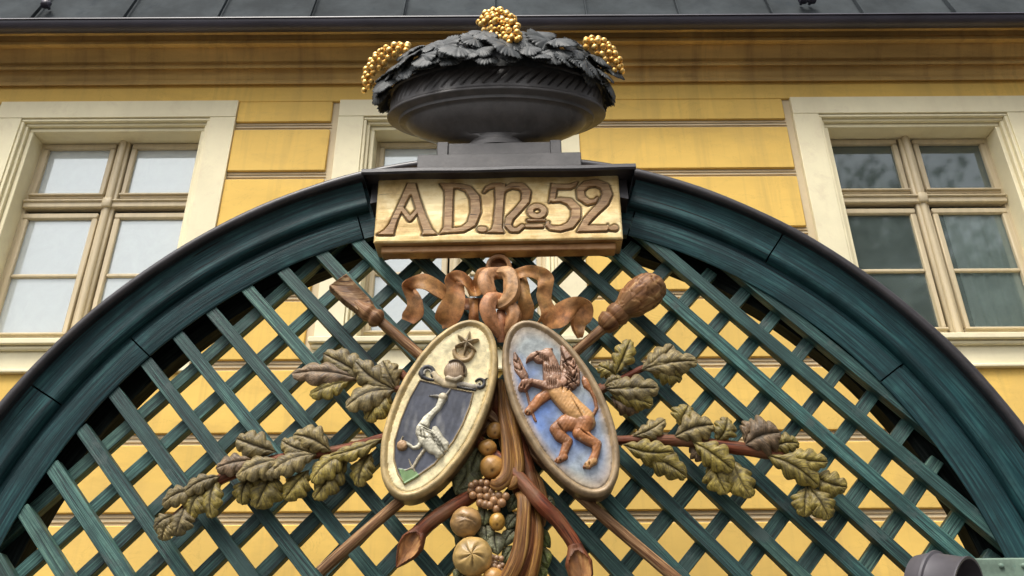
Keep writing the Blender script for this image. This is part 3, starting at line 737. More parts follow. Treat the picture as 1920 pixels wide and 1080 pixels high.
# vine leaves heaped in the urn
vine = root('vine_leaf_heap', W(ucn, VT, 0), 'heap of dark metal vine leaves filling the urn', 'foliage')
mb = MB()
P = np.array([[W(ucn+RU*.93*math.cos(a)*math.cos(e)**.8, VT-.03+.285*math.sin(e)**.85, RN*1.0*math.sin(a)*math.cos(e)) for a in np.linspace(0, 2*math.pi, 40, endpoint=False)] for e in np.linspace(0, math.pi/2*.98, 10)])
mb.grid(P, wrap_j=True, flip=True); mb.build('leaf_core', M['vine'], vine, 180)
def vine_leaf(c, out, down, size, tw, sd):
    # c attachment, out = face normal, down = tip direction
    d = np.array(down, float); d /= np.linalg.norm(d); nn = np.array(out, float); nn -= d*nn.dot(d); nn /= np.linalg.norm(nn); s = np.cross(d, nn)
    rr = random.Random(sd); na, nr_ = 96, 9; V = []; Fc = []; top = []
    ph = [rr.uniform(.85, 1.1) for _ in range(5)]
    for i in range(nr_+1):
        q = i/nr_
        for j in range(na):
            a = -math.pi+2*math.pi*(j+.5)/na
            lob = 0
            for m_, (la, lw, ll) in enumerate(((0, .40, 1.0), (1.05, .40, .88), (-1.05, .40, .88), (2.05, .42, .66), (-2.05, .42, .66))):
                lob = max(lob, ll*ph[m_]*max(0, math.cos(min(math.pi/2, abs(a-la)/(lw*1.9))))**.5)
            tooth = (.13*abs((((a*4.7+.2) % 1)-.5)*2)+.05*abs((((a*9.7) % 1)-.5)*2))*q**2
            r = size*(max(lob, .42)-tooth)*q*.62
            x = r*math.cos(a); y = r*math.sin(a)
            vein = min(abs(math.sin((a-la)*1.0)) for la in (0, 1.05, -1.05, 2.05, -2.05))
            z = .05*size*(1-q*q)+.014*size*math.sin(a*5+tw)*q-.24*q*q*size*(.35+.3*tw)*abs(math.cos(a))+.022*size*(1-math.exp(-(vein/.10)**2))*q
            V.append(np.array(c)+d*(x+size*.28)+s*y+nn*z)
    nv_ = len(V); V2 = [p-nn*.0035 for p in V]
    for i in range(nr_):
        for j in range(na):
            k = (j+1) % na; Fc.append((i*na+j, (i+1)*na+j, (i+1)*na+k, i*na+k)); Fc.append(tuple(nv_+t for t in (i*na+k, (i+1)*na+k, (i+1)*na+j, i*na+j)))
    for j in range(na):
        k = (j+1) % na; Fc.append((nr_*na+j, nv_+nr_*na+j, nv_+nr_*na+k, nr_*na+k))
    m2 = MB(); m2.add(V+V2, Fc); return m2
rl = random.Random(5); cnt = 0
for (el_, num, sz) in ((.03, 17, .120), (.18, 16, .14), (.36, 14, .155), (.58, 12, .16), (.84, 10, .16), (1.15, 6, .15)):
    for k in range(num):
        a = math.pi*(1.04-(1.08)*(k+rl.uniform(.2, .8))/num)   # front half, and a few to the sides
        if rl.random() < .0: continue
        for side in (1,):
            ce, se = math.cos(el_), math.sin(el_)
            R1, R2 = RU*1.0, RN*1.02
            c = W(ucn+R1*math.cos(a)*max(0, ce)**.8*rl.uniform(.96, 1.03), VT+.01+.275*(se if se < 0 else se**.9)+rl.uniform(-.012, .012), R2*math.sin(a)*ce+.012+rl.uniform(0, .02))
            o = GU*(math.cos(a)*.55+rl.uniform(-.25, .25))+GN*(max(.35, math.sin(a))*.95)+GZ*(se*.45+rl.uniform(-.15, .25))
            dn = GU*(math.cos(a)*.60+rl.uniform(-.8, .8))+GN*math.sin(a)*.55-GZ*rl.uniform(.55, 1.1)
            vine_leaf(c, o, dn, sz*rl.uniform(.9, 1.3), rl.uniform(-.6, 1), cnt).build('leaf', M['vine'], vine, 60); cnt += 1
for k, (x, dv_, nn) in enumerate(((-.10, .30, .02), (.10, .30, .02), (-.02, .33, .0), (.17, .27, .04), (-.17, .27, .04), (.06, .34, -.03), (-.08, .35, -.04))):  # a crest of leaves behind the top bunch
    vine_leaf(W(ucn+x, VT+dv_, nn), GN*1.0+GZ*rl.uniform(.1, .5)+GU*x*2, GU*(x*4+rl.uniform(-.4, .4))-GZ*rl.uniform(.1, .6)+GN*.3, .15, rl.uniform(-.3, .6), 300+k).build('leaf', M['vine'], vine, 60)
for k in range(14):                    # a simpler back half
    a = -math.pi*(k+.5)/14; c = W(ucn+RU*math.cos(a)*.95, VT+.03, RN*math.sin(a))
    vine_leaf(c, GU*math.cos(a)+GN*math.sin(a)+GZ*.4, GU*math.cos(a)*.6+GN*math.sin(a)*.6-GZ*.6, .15, .4, 90+k).build('leaf', M['vine'], vine, 60)

# gilded grapes: bunches of berries lying over the leaves
gs = bmesh.new(); bmesh.ops.create_icosphere(gs, subdivisions=2, radius=1.0); gme = bpy.data.meshes.new('grape'); gs.to_mesh(gme); gs.free()
gme.materials.append(M['gold']); gme.polygons.foreach_set('use_smooth', [True]*len(gme.polygons))
def bunch(label, path, widths, r0, n, seed):
    rr = random.Random(seed); P = cr([(*G(x, y, nn), nn) for x, y, nn in path], 8); m_ = len(P)
    b0 = W(*P[0]); rt = root('grape_bunch', b0, label, 'grapes', 'gilded grape bunches on the urn'); placed = []
    wv_ = np.interp(np.linspace(0, 1, m_), np.linspace(0, 1, len(widths)), widths); tries = 0
    while len(placed) < n and tries < 9000:
        tries += 1; i = rr.randrange(m_-1); t = rr.random(); c = P[i]*(1-t)+P[i+1]*t
        d = P[min(i+1, m_-1)]-P[i]; L = math.hypot(d[0], d[1])+1e-9; w_ = wv_[i]; s_ = rr.uniform(-1, 1)
        q = np.array([c[0]-d[1]/L*s_*w_, c[1]+d[0]/L*s_*w_, c[2]+w_*.75*math.sqrt(max(0, 1-s_*s_))*rr.uniform(.6, 1)])
        r = r0*rr.uniform(.85, 1.12)
        if any(np.linalg.norm(q-p)*1.0 < (r+pr_)*.80 for p, pr_ in placed): continue
        placed.append((q, r))
    for q, r in placed:
        o = bpy.data.objects.new('grape', gme); COL.objects.link(o); o.parent = rt
        o.location = tuple(W(*q)-b0); o.scale = (r, r, r*rr.uniform(.95, 1.12)); o.rotation_euler = (rr.random(), rr.random(), 0)
bunch('curved gilded grape bunch hanging off the left end of the urn', [(766, 96, .13), (740, 98, .13), (714, 112, .11), (696, 136, .08), (683, 172, .05)], [.034, .044, .040, .030, .010], .0165, 60, 1)
bunch('broad gilded grape bunch on top of the urn', [(905, 62, .17), (925, 48, .20), (945, 52, .22), (965, 80, .26)], [.060, .088, .066, .018], .0162, 92, 2)
bunch('small gilded grape bunch hanging off the right end of the urn', [(1098, 84, .12), (1118, 86, .12), (1138, 102, .11), (1150, 118, .10), (1161, 138, .08)], [.030, .044, .042, .034, .014], .0165, 60, 3)
# ------------------------------------------------------------------ crossed staffs
def px3(pts, z=None):                  # rows (x, y, n) in photograph pixels, or on an enlargement z
    return [W(*(G(x, y, n) if z is None else z(x, y, n)), n) for x, y, n in pts]
BR = (.40, .185, .085)
def grooved(k, amp, tw=0.0, ph=0.0): return lambda a, L, t: 1+amp*math.sin(k*a+tw*L+ph)
z3 = Z(600, 470, 2.909)
sh = root('baker_peel', px3([(700, 590, .06)])[0], 'carved wooden peel with a square blade, crossing behind the shields from upper left', 'peel')
mb = MB(); s0 = px3([(706, 596, .055), (790, 668, .05), (900, 762, .035), (1000, 850, .035), (1110, 950, .05), (1200, 1028, .055), (1290, 1104, .055)])
mb.tube(cr(s0, 8), .0215, 16, prof=lambda a, L, t: 1+.04*float(nz(np.array(L*20), np.array(a*2), 1)), col=(.85, .80, .78)); mb.build('shaft', M['carve'], sh, 60)
mb = MB(); C0 = [(668, 568, .07), (676, 575, .072), (683, 581, .072), (690, 586, .072), (696, 590, .07), (703, 595, .068), (709, 600, .066), (714, 604, .062)]
mb.tube(cr(px3(C0), 3), list(np.interp(np.linspace(0, 1, 22), [0, .2, .45, .55, .62, .75, .85, 1], [.016, .024, .040, .034, .032, .042, .038, .022])), 20, col=(.9, .8, .75)); mb.build('collar', M['carve'], sh, 60)
def blade_fn():
    z = Z(600, 470, 2.909, .075)
    P = [z(*q) for q in ((44, 198), (148, 124), (282, 268), (290, 300), (262, 335), (215, 345), (185, 320), (120, 272))]
    inner = [z(*q) for q in ((60, 195), (150, 136), (262, 262), (268, 288), (245, 310), (205, 312))]
    def fn(U, V):
        f = poly_field(U, V, P); g = poly_field(U, V, inner)
        h = np.clip(f/.005, 0, 1)*.030
        h = np.where(f > 0, h-.014*(1-np.exp(-np.clip(g, 0, 1)/.02))*(g > 0), 0)
        c = np.ones(U.shape+(3,)); return h+.0008*nz(U*40, V*40, 3)*(f > 0), c
    us = [p[0] for p in P]; vs = [p[1] for p in P]
    return fn, (min(us)-.01, min(vs)-.01, max(us)+.01, max(vs)+.01)
fn, bb = blade_fn(); field('blade', M['carve'], sh, bb, .058, fn, res=.0025, sink=.02, smooth=45)

th = root('thyrsus', px3([(1180, 580, .07)])[0], 'carved staff with an artichoke finial, crossing behind the shields from upper right', 'staff')
mb = MB(); s0 = px3([(1150, 600, .055), (1090, 650, .045), (1000, 728, .015), (900, 812, .015), (820, 885, .03), (745, 945, .055), (670, 1010, .06), (600, 1072, .06)])
mb.tube(cr(s0, 8), .0215, 16, prof=lambda a, L, t: 1+.04*float(nz(np.array(L*20), np.array(a*2), 4)), col=(.85, .78, .72)); mb.build('shaft', M['carve'], th, 60)
mb = MB(); mb.tube(cr(px3([(1128, 614, .06), (1136, 608, .063), (1144, 601, .066), (1152, 594, .068), (1160, 588, .07), (1170, 581, .072)]), 4), list(np.interp(np.linspace(0, 1, 21), [0, .15, .4, .5, .6, .8, 1], [.022, .042, .050, .038, .048, .052, .040])), 20, col=(.8, .66, .56)); mb.build('collar', M['carve'], th, 60)
fin = px3([(1158, 588, .075), (1172, 577, .08), (1190, 563, .085), (1210, 547, .088), (1226, 535, .088), (1236, 526, .085)])
mb = MB(); cp = cr(fin, 12); tt = np.linspace(0, 1, len(cp)); rads = np.interp(tt, [0, .12, .35, .6, .82, .95, 1], [.028, .040, .066, .074, .060, .034, .012])
def scale_prof(a, L, t):               # overlapping pointed scales
    rowf = t*5.2; i = math.floor(rowf); f = rowf-i; k = 7; s = (a*k/(2*math.pi)+(.5 if i % 2 else 0)) % 1; e = abs(s-.5)*2
    f2 = (f+.45*(1-e)) % 1; return 1+.075*f2-.07*math.exp(-((1-e)/.13)**2)*.6-.05*math.exp(-((f2)/.12)**2)
mb.tube(list(cp), list(rads), 60, prof=scale_prof, col=(1.0, .86, .70)); mb.build('finial', M['carve'], th, 60)

# ------------------------------------------------------------------ shields
def ellipse_fit(z, pts, n):
    A = []
    P = [z(x, y, n) for x, y in pts]; cx = sum(p[0] for p in P)/len(P); cy = sum(p[1] for p in P)/len(P)
    for u, v in P: x, y = u-cx, v-cy; A.append([x*x, x*y, y*y, x, y])
    s = np.linalg.lstsq(np.array(A), np.ones(len(A)), rcond=None)[0]; a, b, c, d, e = s
    x0, y0 = np.linalg.solve([[2*a, b], [b, 2*c]], [-d, -e]); k = 1-(a*x0*x0+b*x0*y0+c*y0*y0+d*x0+e*y0)
    w_, v_ = np.linalg.eigh(np.array([[a, b/2], [b/2, c]])/k)
    ax = 1/np.sqrt(w_); return cx+x0, cy+y0, ax[0], ax[1], v_[:, 0], v_[:, 1]
NM = .165; NF = NM-.012                # rim crest, recessed face
zL = Z(700, 580, 2.842, NM); zR = Z(920, 580, 2.842, NM)
EL = ellipse_fit(zL, [(560, 52), (400, 95), (250, 235), (120, 450), (50, 640), (38, 800), (85, 960), (170, 1005), (300, 960), (440, 830), (560, 640), (640, 400), (660, 250), (640, 140)], NM)
ER = ellipse_fit(zR, [(200, 55), (120, 90), (70, 200), (65, 330), (110, 500), (200, 680), (300, 830), (420, 930), (560, 990), (640, 960), (690, 830), (680, 700), (640, 560), (560, 390), (440, 200), (320, 90)], NM)
def epoint(E, a, off=0.0):             # point on the outline moved inwards by off
    cx, cy, A, B, va, vb = E
    p = np.array([cx, cy])+va*A*math.cos(a)+vb*B*math.sin(a); nn = va*math.cos(a)/A+vb*math.sin(a)/B; nn /= np.linalg.norm(nn)
    return p-nn*off
def shield(E, label, name, facecol, rimcol, sidecol):
    rt = root(name, W(E[0], E[1], .06), label, 'shield')
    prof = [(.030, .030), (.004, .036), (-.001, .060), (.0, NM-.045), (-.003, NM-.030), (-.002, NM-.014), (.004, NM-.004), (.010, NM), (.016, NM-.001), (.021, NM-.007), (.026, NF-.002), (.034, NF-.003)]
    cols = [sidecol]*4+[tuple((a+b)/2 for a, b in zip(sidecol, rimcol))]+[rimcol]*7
    mb = MB(); n = 160; rows = []; cc = []
    for i in range(n):
        a = 2*math.pi*i/n; row = []
        for off, nn in prof:
            p = epoint(E, a, off+.0012*float(nz(np.array(a*11), np.array(nn*40), 7))); row.append(W(p[0], p[1], nn))
        rows.append(row); cc.append([c+(1,) for c in cols])
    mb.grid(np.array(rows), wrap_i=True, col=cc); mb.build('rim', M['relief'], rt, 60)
    bb = (E[0]-.5, E[1]-.5, E[0]+.5, E[1]+.5); cx, cy, A, B, va, vb = E
    def fn(U, V):
        X = (U-cx)*va[0]+(V-cy)*va[1]; Y = (U-cx)*vb[0]+(V-cy)*vb[1]
        q = np.sqrt((X/(A-.027))**2+(Y/(B-.027))**2); h = np.where(q < 1, .004+.0012*nz(U*50, V*30, 2), 0)
        return h, facecol(U, V, q)
    field('face', M['relief'], rt, bb, NF-.004, fn, res=.005, smooth=180)
    return rt
def creamface(U, V, q):
    t = np.clip(.5+.5*nz(U*13, V*9, 3), 0, 1)[..., None]; return (np.array([.84, .75, .46])*t+np.array([.74, .61, .32])*(1-t))
def skyface(U, V, q):
    t = np.clip(.5+.75*nz(U*9+3, V*8, 9)+.25*nz(U*31, V*33, 4), 0, 1)[..., None]; e = np.clip((q-.82)/.15, 0, 1)[..., None]
    blue = np.array([.075, .16, .42]); pale = np.array([.34, .38, .38]); c = pale*t+blue*(1-t)
    return c*(1-e*.7)+np.array([.42, .30, .17])*e*.7
sA = shield(EL, 'oval cream shield carved with a white crane on a dark field', 'crane_shield', creamface, (.50, .37, .17), (.13, .075, .03))
sB = shield(ER, 'oval blue shield carved with a rampant griffin', 'griffin_shield', skyface, (.33, .235, .13), (.11, .065, .032))
def relief(name, mat, parent, z, chains, n0=NF-.001, res=.0021, k=.75, detail=None, cap=None, smooth=60, sink=.002):
    # chains: (points (x, y, r) on the enlargement, lift in m, colour[, flatness])
    C = []; us = []; vs = []
    for ch in chains:
        pts, lift, colr = ch[:3]; kk = ch[3] if len(ch) > 3 else k
        Q = [z(x, y)+(r*z.k,) for x, y, r in pts]; C.append((Q, lift, colr, kk))
        us += [q[0]-q[2] for q in Q]+[q[0]+q[2] for q in Q]; vs += [q[1]-q[2] for q in Q]+[q[1]+q[2] for q in Q]
    def fn(U, V):
        H = np.zeros(U.shape); K = np.ones(U.shape+(3,))*np.array(C[0][2])
        for Q, lift, colr, kk in C:
            f, r = chain_field(U, V, Q); m = f > 0
            d = np.clip(r-f, 0, None); h = np.where(m, lift*np.clip(f/.003, 0, 1)+kk*np.sqrt(np.clip(r*r-d*d, 0, None)), 0)
            up = h > H; H = np.where(up, h, H); K = np.where(up[..., None], np.array(colr), K)
        if detail is not None:
            H2, K = detail(U, V, H, K); H = np.where(H > 0, np.maximum(H2, .0004), 0)
        Hb = H.copy(); Hb[1:-1, 1:-1] = (H[1:-1, 1:-1]*4+H[:-2, 1:-1]+H[2:, 1:-1]+H[1:-1, :-2]+H[1:-1, 2:])/8
        return np.where(H > 0, Hb, 0), K
    return field(name, mat, parent, (min(us)-.004, min(vs)-.004, max(us)+.004, max(vs)+.004), n0, fn, res=res, sink=sink, smooth=smooth)
FUR = (.34, .135, .045); FURL = (.42, .225, .08); FEA = (.27, .145, .085); FED = (.22, .10, .05)
def strokes(z, segs, w, amp):          # carved cuts: segments (x0, y0, x1, y1)
    S = [(z(a, b), z(c, d)) for a, b, c, d in segs]
    def f(U, V):
        o = np.zeros(U.shape)
        for a, b in S:
            d, t = seg_d(U, V, a, b); o += amp*np.exp(-(d/w)**2)*np.sin(np.pi*np.clip(t, .08, .92))
        return o
    return f
zg = zR
wing = [(372, 405, 40), (415, 385, 50), (430, 335, 46), (418, 285, 38), (402, 245, 26), (388, 205, 12), (380, 188, 4)]
rr = random.Random(3)
cuts = [(372+8*i, 205+24*i+rr.uniform(-4, 4), 385+11*i, 255+22*i+rr.uniform(-5, 5)) for i in range(8)]
cuts += [(420+rr.uniform(-45, 45), 250+22*j+rr.uniform(-6, 6), 420+rr.uniform(-45, 45)+4, 288+22*j) for j in range(8) for _ in range(3)]
cuts += [(270+12*i, 300+rr.uniform(-12, 10), 280+12*i, 350+rr.uniform(-8, 14)) for i in range(9)]
cuts += [(255+10*i, 230+6*i+rr.uniform(-5, 5), 262+10*i, 275+6*i) for i in range(6)]
cuts += [(300+12*i, 385+rr.uniform(-6, 6), 308+10*i, 425) for i in range(5)]
fcut = strokes(zg, cuts, .0026, .010)
fcut2 = strokes(zg, [(135, 225, 180, 355), (118, 262, 150, 290), (120, 300, 158, 330), (150, 240, 140, 285), (170, 300, 160, 330), (230, 262, 262, 240), (430, 470, 500, 600), (350, 600, 395, 660), (470, 640, 545, 690), (500, 815, 505, 840), (525, 812, 528, 838), (350, 795, 352, 812), (372, 798, 374, 812), (165, 405, 160, 425), (182, 410, 178, 432), (200, 540, 190, 555), (210, 545, 204, 562)], .0026, .008)
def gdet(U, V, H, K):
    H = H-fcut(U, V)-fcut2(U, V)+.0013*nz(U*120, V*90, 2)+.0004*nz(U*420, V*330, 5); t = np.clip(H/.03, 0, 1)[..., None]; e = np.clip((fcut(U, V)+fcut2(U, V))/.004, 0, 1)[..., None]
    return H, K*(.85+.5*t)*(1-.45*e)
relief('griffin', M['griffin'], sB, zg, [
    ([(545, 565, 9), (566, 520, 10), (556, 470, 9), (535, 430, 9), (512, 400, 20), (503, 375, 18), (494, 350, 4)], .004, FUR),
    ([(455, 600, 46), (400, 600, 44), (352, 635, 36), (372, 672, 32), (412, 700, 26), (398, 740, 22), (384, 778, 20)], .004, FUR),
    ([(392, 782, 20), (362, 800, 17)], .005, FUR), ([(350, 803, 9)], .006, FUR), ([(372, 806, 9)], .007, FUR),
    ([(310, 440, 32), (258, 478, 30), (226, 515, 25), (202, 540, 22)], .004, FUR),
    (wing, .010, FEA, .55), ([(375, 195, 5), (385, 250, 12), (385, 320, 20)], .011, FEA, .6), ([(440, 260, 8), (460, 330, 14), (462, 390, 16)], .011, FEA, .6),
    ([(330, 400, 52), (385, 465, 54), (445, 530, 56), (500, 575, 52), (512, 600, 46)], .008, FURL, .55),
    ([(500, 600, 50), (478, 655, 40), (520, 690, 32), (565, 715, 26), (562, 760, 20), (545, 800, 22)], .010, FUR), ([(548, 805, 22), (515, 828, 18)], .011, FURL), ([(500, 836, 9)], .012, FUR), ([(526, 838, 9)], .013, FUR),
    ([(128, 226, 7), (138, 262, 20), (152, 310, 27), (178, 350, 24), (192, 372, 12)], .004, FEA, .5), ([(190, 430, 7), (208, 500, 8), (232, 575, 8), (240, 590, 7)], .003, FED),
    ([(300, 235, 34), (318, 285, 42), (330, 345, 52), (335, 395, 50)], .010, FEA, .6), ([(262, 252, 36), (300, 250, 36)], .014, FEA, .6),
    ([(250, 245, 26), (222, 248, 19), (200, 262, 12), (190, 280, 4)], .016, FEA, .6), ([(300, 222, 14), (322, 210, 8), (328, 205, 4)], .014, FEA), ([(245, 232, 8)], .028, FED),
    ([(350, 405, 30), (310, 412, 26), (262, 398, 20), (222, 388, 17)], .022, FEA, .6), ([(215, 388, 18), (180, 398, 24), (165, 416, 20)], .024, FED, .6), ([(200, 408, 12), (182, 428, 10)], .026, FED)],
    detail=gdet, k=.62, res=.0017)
# crane shield
zc = Z(700, 580, 2.842, NF)
SP = [(246, 372), (330, 392), (430, 420), (540, 440), (520, 520), (480, 620), (430, 710), (330, 830), (225, 905), (165, 940), (125, 880), (104, 800), (108, 700), (140, 590), (190, 470)]
def esc(U, V):
    P = [zc(*p) for p in SP]; f = poly_field(U, V, P); h = np.where(f > 0, np.clip(f/.003, 0, 1)*.004, 0)
    rimm = np.exp(-((f-.0045)/.003)**2)*.004; h = np.where(f > 0, h+rimm+.0008*nz(U*70, V*30, 2), 0)
    c = np.ones(U.shape+(3,))*np.array([.050, .056, .078]); s = np.clip(nz(U*60, V*14, 6)-.25, 0, 1)[..., None]; c = c*(1-s)+np.array([.22, .22, .22])*s
    e = np.exp(-((f-.003)/.0035)**2)[..., None]; c = c*(1-e)+np.array([.42, .30, .13])*e
    g = poly_field(U, V, [zc(*p) for p in ((135, 850), (170, 855), (215, 850), (248, 890), (165, 936))])
    m = (g > 0)[..., None]; c = np.where(m, np.array([.16, .27, .10]), c); h = h+np.where(g > 0, .003, 0)
    return h, c
pb = [zc(*p) for p in SP]; us = [p[0] for p in pb]; vs = [p[1] for p in pb]
field('escutcheon', M['relief'], sA, (min(us)-.005, min(vs)-.005, max(us)+.005, max(vs)+.005), NF-.0005, esc, res=.0024, smooth=60)
WH = (.50, .47, .36); WH2 = (.36, .31, .21); GRY = (.26, .24, .20)
rr = random.Random(9)
cc = strokes(zc, [(250+14*i+rr.uniform(-5, 5), 620+17*i, 300+12*i, 640+20*i) for i in range(9)]+[(300+10*i, 640+12*i, 330+12*i+rr.uniform(-6, 6), 720+13*i) for i in range(7)]+[(255, 640, 262, 700), (270, 650, 285, 720), (240, 680, 300, 700)], .0024, .009)
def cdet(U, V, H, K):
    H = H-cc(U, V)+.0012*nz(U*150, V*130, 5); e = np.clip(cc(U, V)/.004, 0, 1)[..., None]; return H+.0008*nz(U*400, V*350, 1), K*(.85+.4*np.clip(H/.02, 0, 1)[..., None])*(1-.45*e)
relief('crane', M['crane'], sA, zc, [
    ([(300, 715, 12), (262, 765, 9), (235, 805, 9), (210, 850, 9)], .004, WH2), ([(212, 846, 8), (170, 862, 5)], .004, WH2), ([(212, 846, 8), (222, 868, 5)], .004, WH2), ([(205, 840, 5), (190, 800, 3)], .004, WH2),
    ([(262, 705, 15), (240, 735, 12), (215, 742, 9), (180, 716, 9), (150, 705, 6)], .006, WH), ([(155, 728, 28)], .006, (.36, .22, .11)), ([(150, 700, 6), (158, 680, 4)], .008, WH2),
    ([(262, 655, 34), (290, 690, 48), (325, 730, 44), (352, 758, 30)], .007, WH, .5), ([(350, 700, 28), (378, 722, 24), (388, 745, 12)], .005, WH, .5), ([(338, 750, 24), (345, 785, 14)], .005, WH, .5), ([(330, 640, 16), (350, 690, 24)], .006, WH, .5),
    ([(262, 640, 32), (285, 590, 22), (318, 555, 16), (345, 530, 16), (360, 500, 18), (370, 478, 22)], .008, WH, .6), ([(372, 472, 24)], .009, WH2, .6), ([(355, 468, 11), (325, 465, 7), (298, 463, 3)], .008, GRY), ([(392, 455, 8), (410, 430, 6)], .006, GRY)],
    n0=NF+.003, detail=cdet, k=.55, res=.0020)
BLK = (.045, .045, .05); HELM = (.34, .235, .14)
def hd(U, V, H, K):
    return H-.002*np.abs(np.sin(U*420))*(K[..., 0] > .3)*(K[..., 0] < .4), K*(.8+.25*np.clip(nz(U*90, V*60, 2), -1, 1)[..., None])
arcp = lambda cx, cy, r, a0, a1, w0, w1, n=9: [(cx+r*math.cos(t), cy-r*math.sin(t), w0+(w1-w0)*i/(n-1)) for i, t in enumerate(np.linspace(a0, a1, n))]
relief('crest_helm', M['relief'], sA, zc, [
    (arcp(290, 338, 32, -.6, 3.6, 10, 14), .006, BLK), (arcp(290, 342, 18, -.4, 3.4, 5, 7), .008, (.55, .5, .4)), ([(255, 340, 16), (262, 360, 12), (290, 372, 10), (320, 378, 8)], .005, BLK),
    ([(325, 345, 16), (345, 375, 22), (380, 398, 22), (430, 405, 20)], .006, (.50, .40, .24)), ([(430, 405, 14), (480, 400, 15), (525, 412, 16), (560, 415, 14)], .006, (.40, .35, .27)), ([(450, 415, 6), (500, 425, 7), (545, 432, 6)], .008, BLK),
    (arcp(568, 395, 24, -2.2, 2.6, 12, 7), .007, BLK), ([(590, 380, 8), (608, 366, 3)], .006, BLK), ([(565, 398, 8)], .01, (.5, .46, .38)),
    ([(432, 330, 54), (435, 350, 50)], .010, HELM, .5), (arcp(440, 335, 54, -.4, 2.2, 6, 8), .026, (.20, .15, .10)), ([(395, 375, 14), (440, 385, 16), (470, 370, 12)], .02, (.45, .36, .22))],
    detail=hd, k=.55, res=.0021)
relief('crescent', M['relief'], sA, zc, [(arcp(481, 226, 50, -math.pi+.15-.25, .25-.15+.0, 11, 11, 12)+[], .010, (.40, .27, .12), .5), (arcp(481, 218, 46, -math.pi-.1, .1, 8, 8, 12), .010, (.40, .27, .12), .5), ([(481, 240, 34)], .004, (.42, .29, .13), .2)], res=.0021)
def star(U, V):
    c = zc(500, 186); R = 68*zc.k; X = U-c[0]; Y = V-c[1]; r = np.hypot(X, Y)+1e-9; a = np.arctan2(Y, X)-.30
    s = (a*6/(2*math.pi)) % 1; e = np.abs(s-.5)*2          # 1 on a ray
    lim = R*(.34+.66*np.clip(1-(1-e)*1.55, 0, 1)**1.15); f = lim-r
    return np.where(f > 0, .016+np.clip(f, 0, .02)*.45, 0), np.ones(U.shape+(3,))*np.array([.36, .27, .15])
c_ = zc(500, 186); field('star', M['relief'], sA, (c_[0]-.07, c_[1]-.07, c_[0]+.07, c_[1]+.07), NF+.004, star, res=.0016, sink=.006, smooth=30)
# ------------------------------------------------------------------ ribbon bow
bow = root('ribbon_bow', W(-.02, 1.65, .08), 'carved wooden ribbon bow tied above the two shields', 'bow')
def ribbon(secs, name='ribbon_loop', tint=(1, .9, .8), th_=.009, n=9, cross=7, bow_=.012):
    S = []
    for (ax, ay, an, bx, by, bn) in secs:
        a = z3(ax, ay, an); b = z3(bx, by, bn); S.append([a[0], a[1], an, b[0], b[1], bn])
    S = cr(S, n); rows = []; gc = []; L = 0
    for i, s in enumerate(S):
        a = W(*s[:3]); b = W(*s[3:]); row = []; g = []
        if i: L += np.linalg.norm((a+b)/2-pm)
        pm = (a+b)/2
        for j in range(cross):
            t = j/(cross-1); p = a*(1-t)+b*t; row.append(p); g.append((t*.10+.02*math.sin(L*20), L*.9, t*.02))
        rows.append(row); gc.append(g)
    P = np.array(rows); T = np.gradient(P, axis=0); Wd = np.gradient(P, axis=1); NN = np.cross(T, Wd); ln = np.linalg.norm(NN, axis=2, keepdims=True)+1e-9; NN = NN/ln
    for i in range(1, len(NN)):        # keep one side throughout
        for j in range(cross):
            if NN[i, j].dot(NN[i-1, j]) < 0: NN[i, j] *= -1
    tt = np.linspace(-1, 1, cross); sl_ = np.arange(len(P))[:, None]; P = P+NN*((.004*np.cos(tt*math.pi))[None, :]+.0018*np.sin(sl_*.38+tt[None, :]*1.5)*np.clip(1-np.abs(tt)[None, :]*.3, 0, 1))[..., None]
    hw = th_/2*np.clip(1.15-np.abs(tt)**4*.55, .3, 1)[None, :, None]
    Fr = P+NN*hw; Bk = P-NN*hw; mb = MB(); I, J = P.shape[:2]
    ring = np.concatenate([Fr, Bk[:, ::-1]], axis=1); g2 = np.concatenate([np.array(gc), np.array(gc)[:, ::-1]], axis=1)
    A1, A2, A3 = np.array([.42, .19, .075]), np.array([.42, .27, .105]), np.array([.32, .115, .05]); cc = []
    for i in range(I):
        r_ = []
        for j in range(2*J):
            p = ring[i, j]; q = .5+.5*float(nz(np.array(p[0]*31), np.array(p[2]*27), 3)); q2 = .5+.5*float(nz(np.array(p[0]*23+5), np.array(p[2]*41), 8))
            c = (A1*(1-q)+A2*q)*(1-q2*.45)+A3*q2*.45; r_.append((c[0]*tint[0], c[1]*tint[1]*1.05, c[2]*tint[2]*1.1, 1))
        cc.append(r_)
    mb.grid(ring, gc=g2, wrap_j=True, col=cc)
    mb.f.append(tuple(range(2*J))); mb.f.append(tuple((I-1)*2*J+k for k in range(2*J))[::-1])
    o = mb.build(name, M['ribbon'], bow, 50)
    bm_ = bmesh.new(); bm_.from_mesh(o.data); bmesh.ops.recalc_face_normals(bm_, faces=bm_.faces); bm_.to_mesh(o.data); bm_.free()
ribbon([(452, 372, .05, 512, 402, .05), (450, 345, .06, 560, 362, .06), (478, 295, .075, 566, 312, .08), (462, 240, .09, 552, 262, .08), (446, 205, .11, 520, 215, .07), (452, 172, .125, 508, 205, .09), (490, 148, .13, 528, 205, .11), (560, 130, .12, 578, 218, .12), (622, 150, .10, 640, 258, .10), (668, 185, .06, 692, 285, .06), (700, 215, .03, 720, 290, .03)], tint=(1.0, .86, .70))
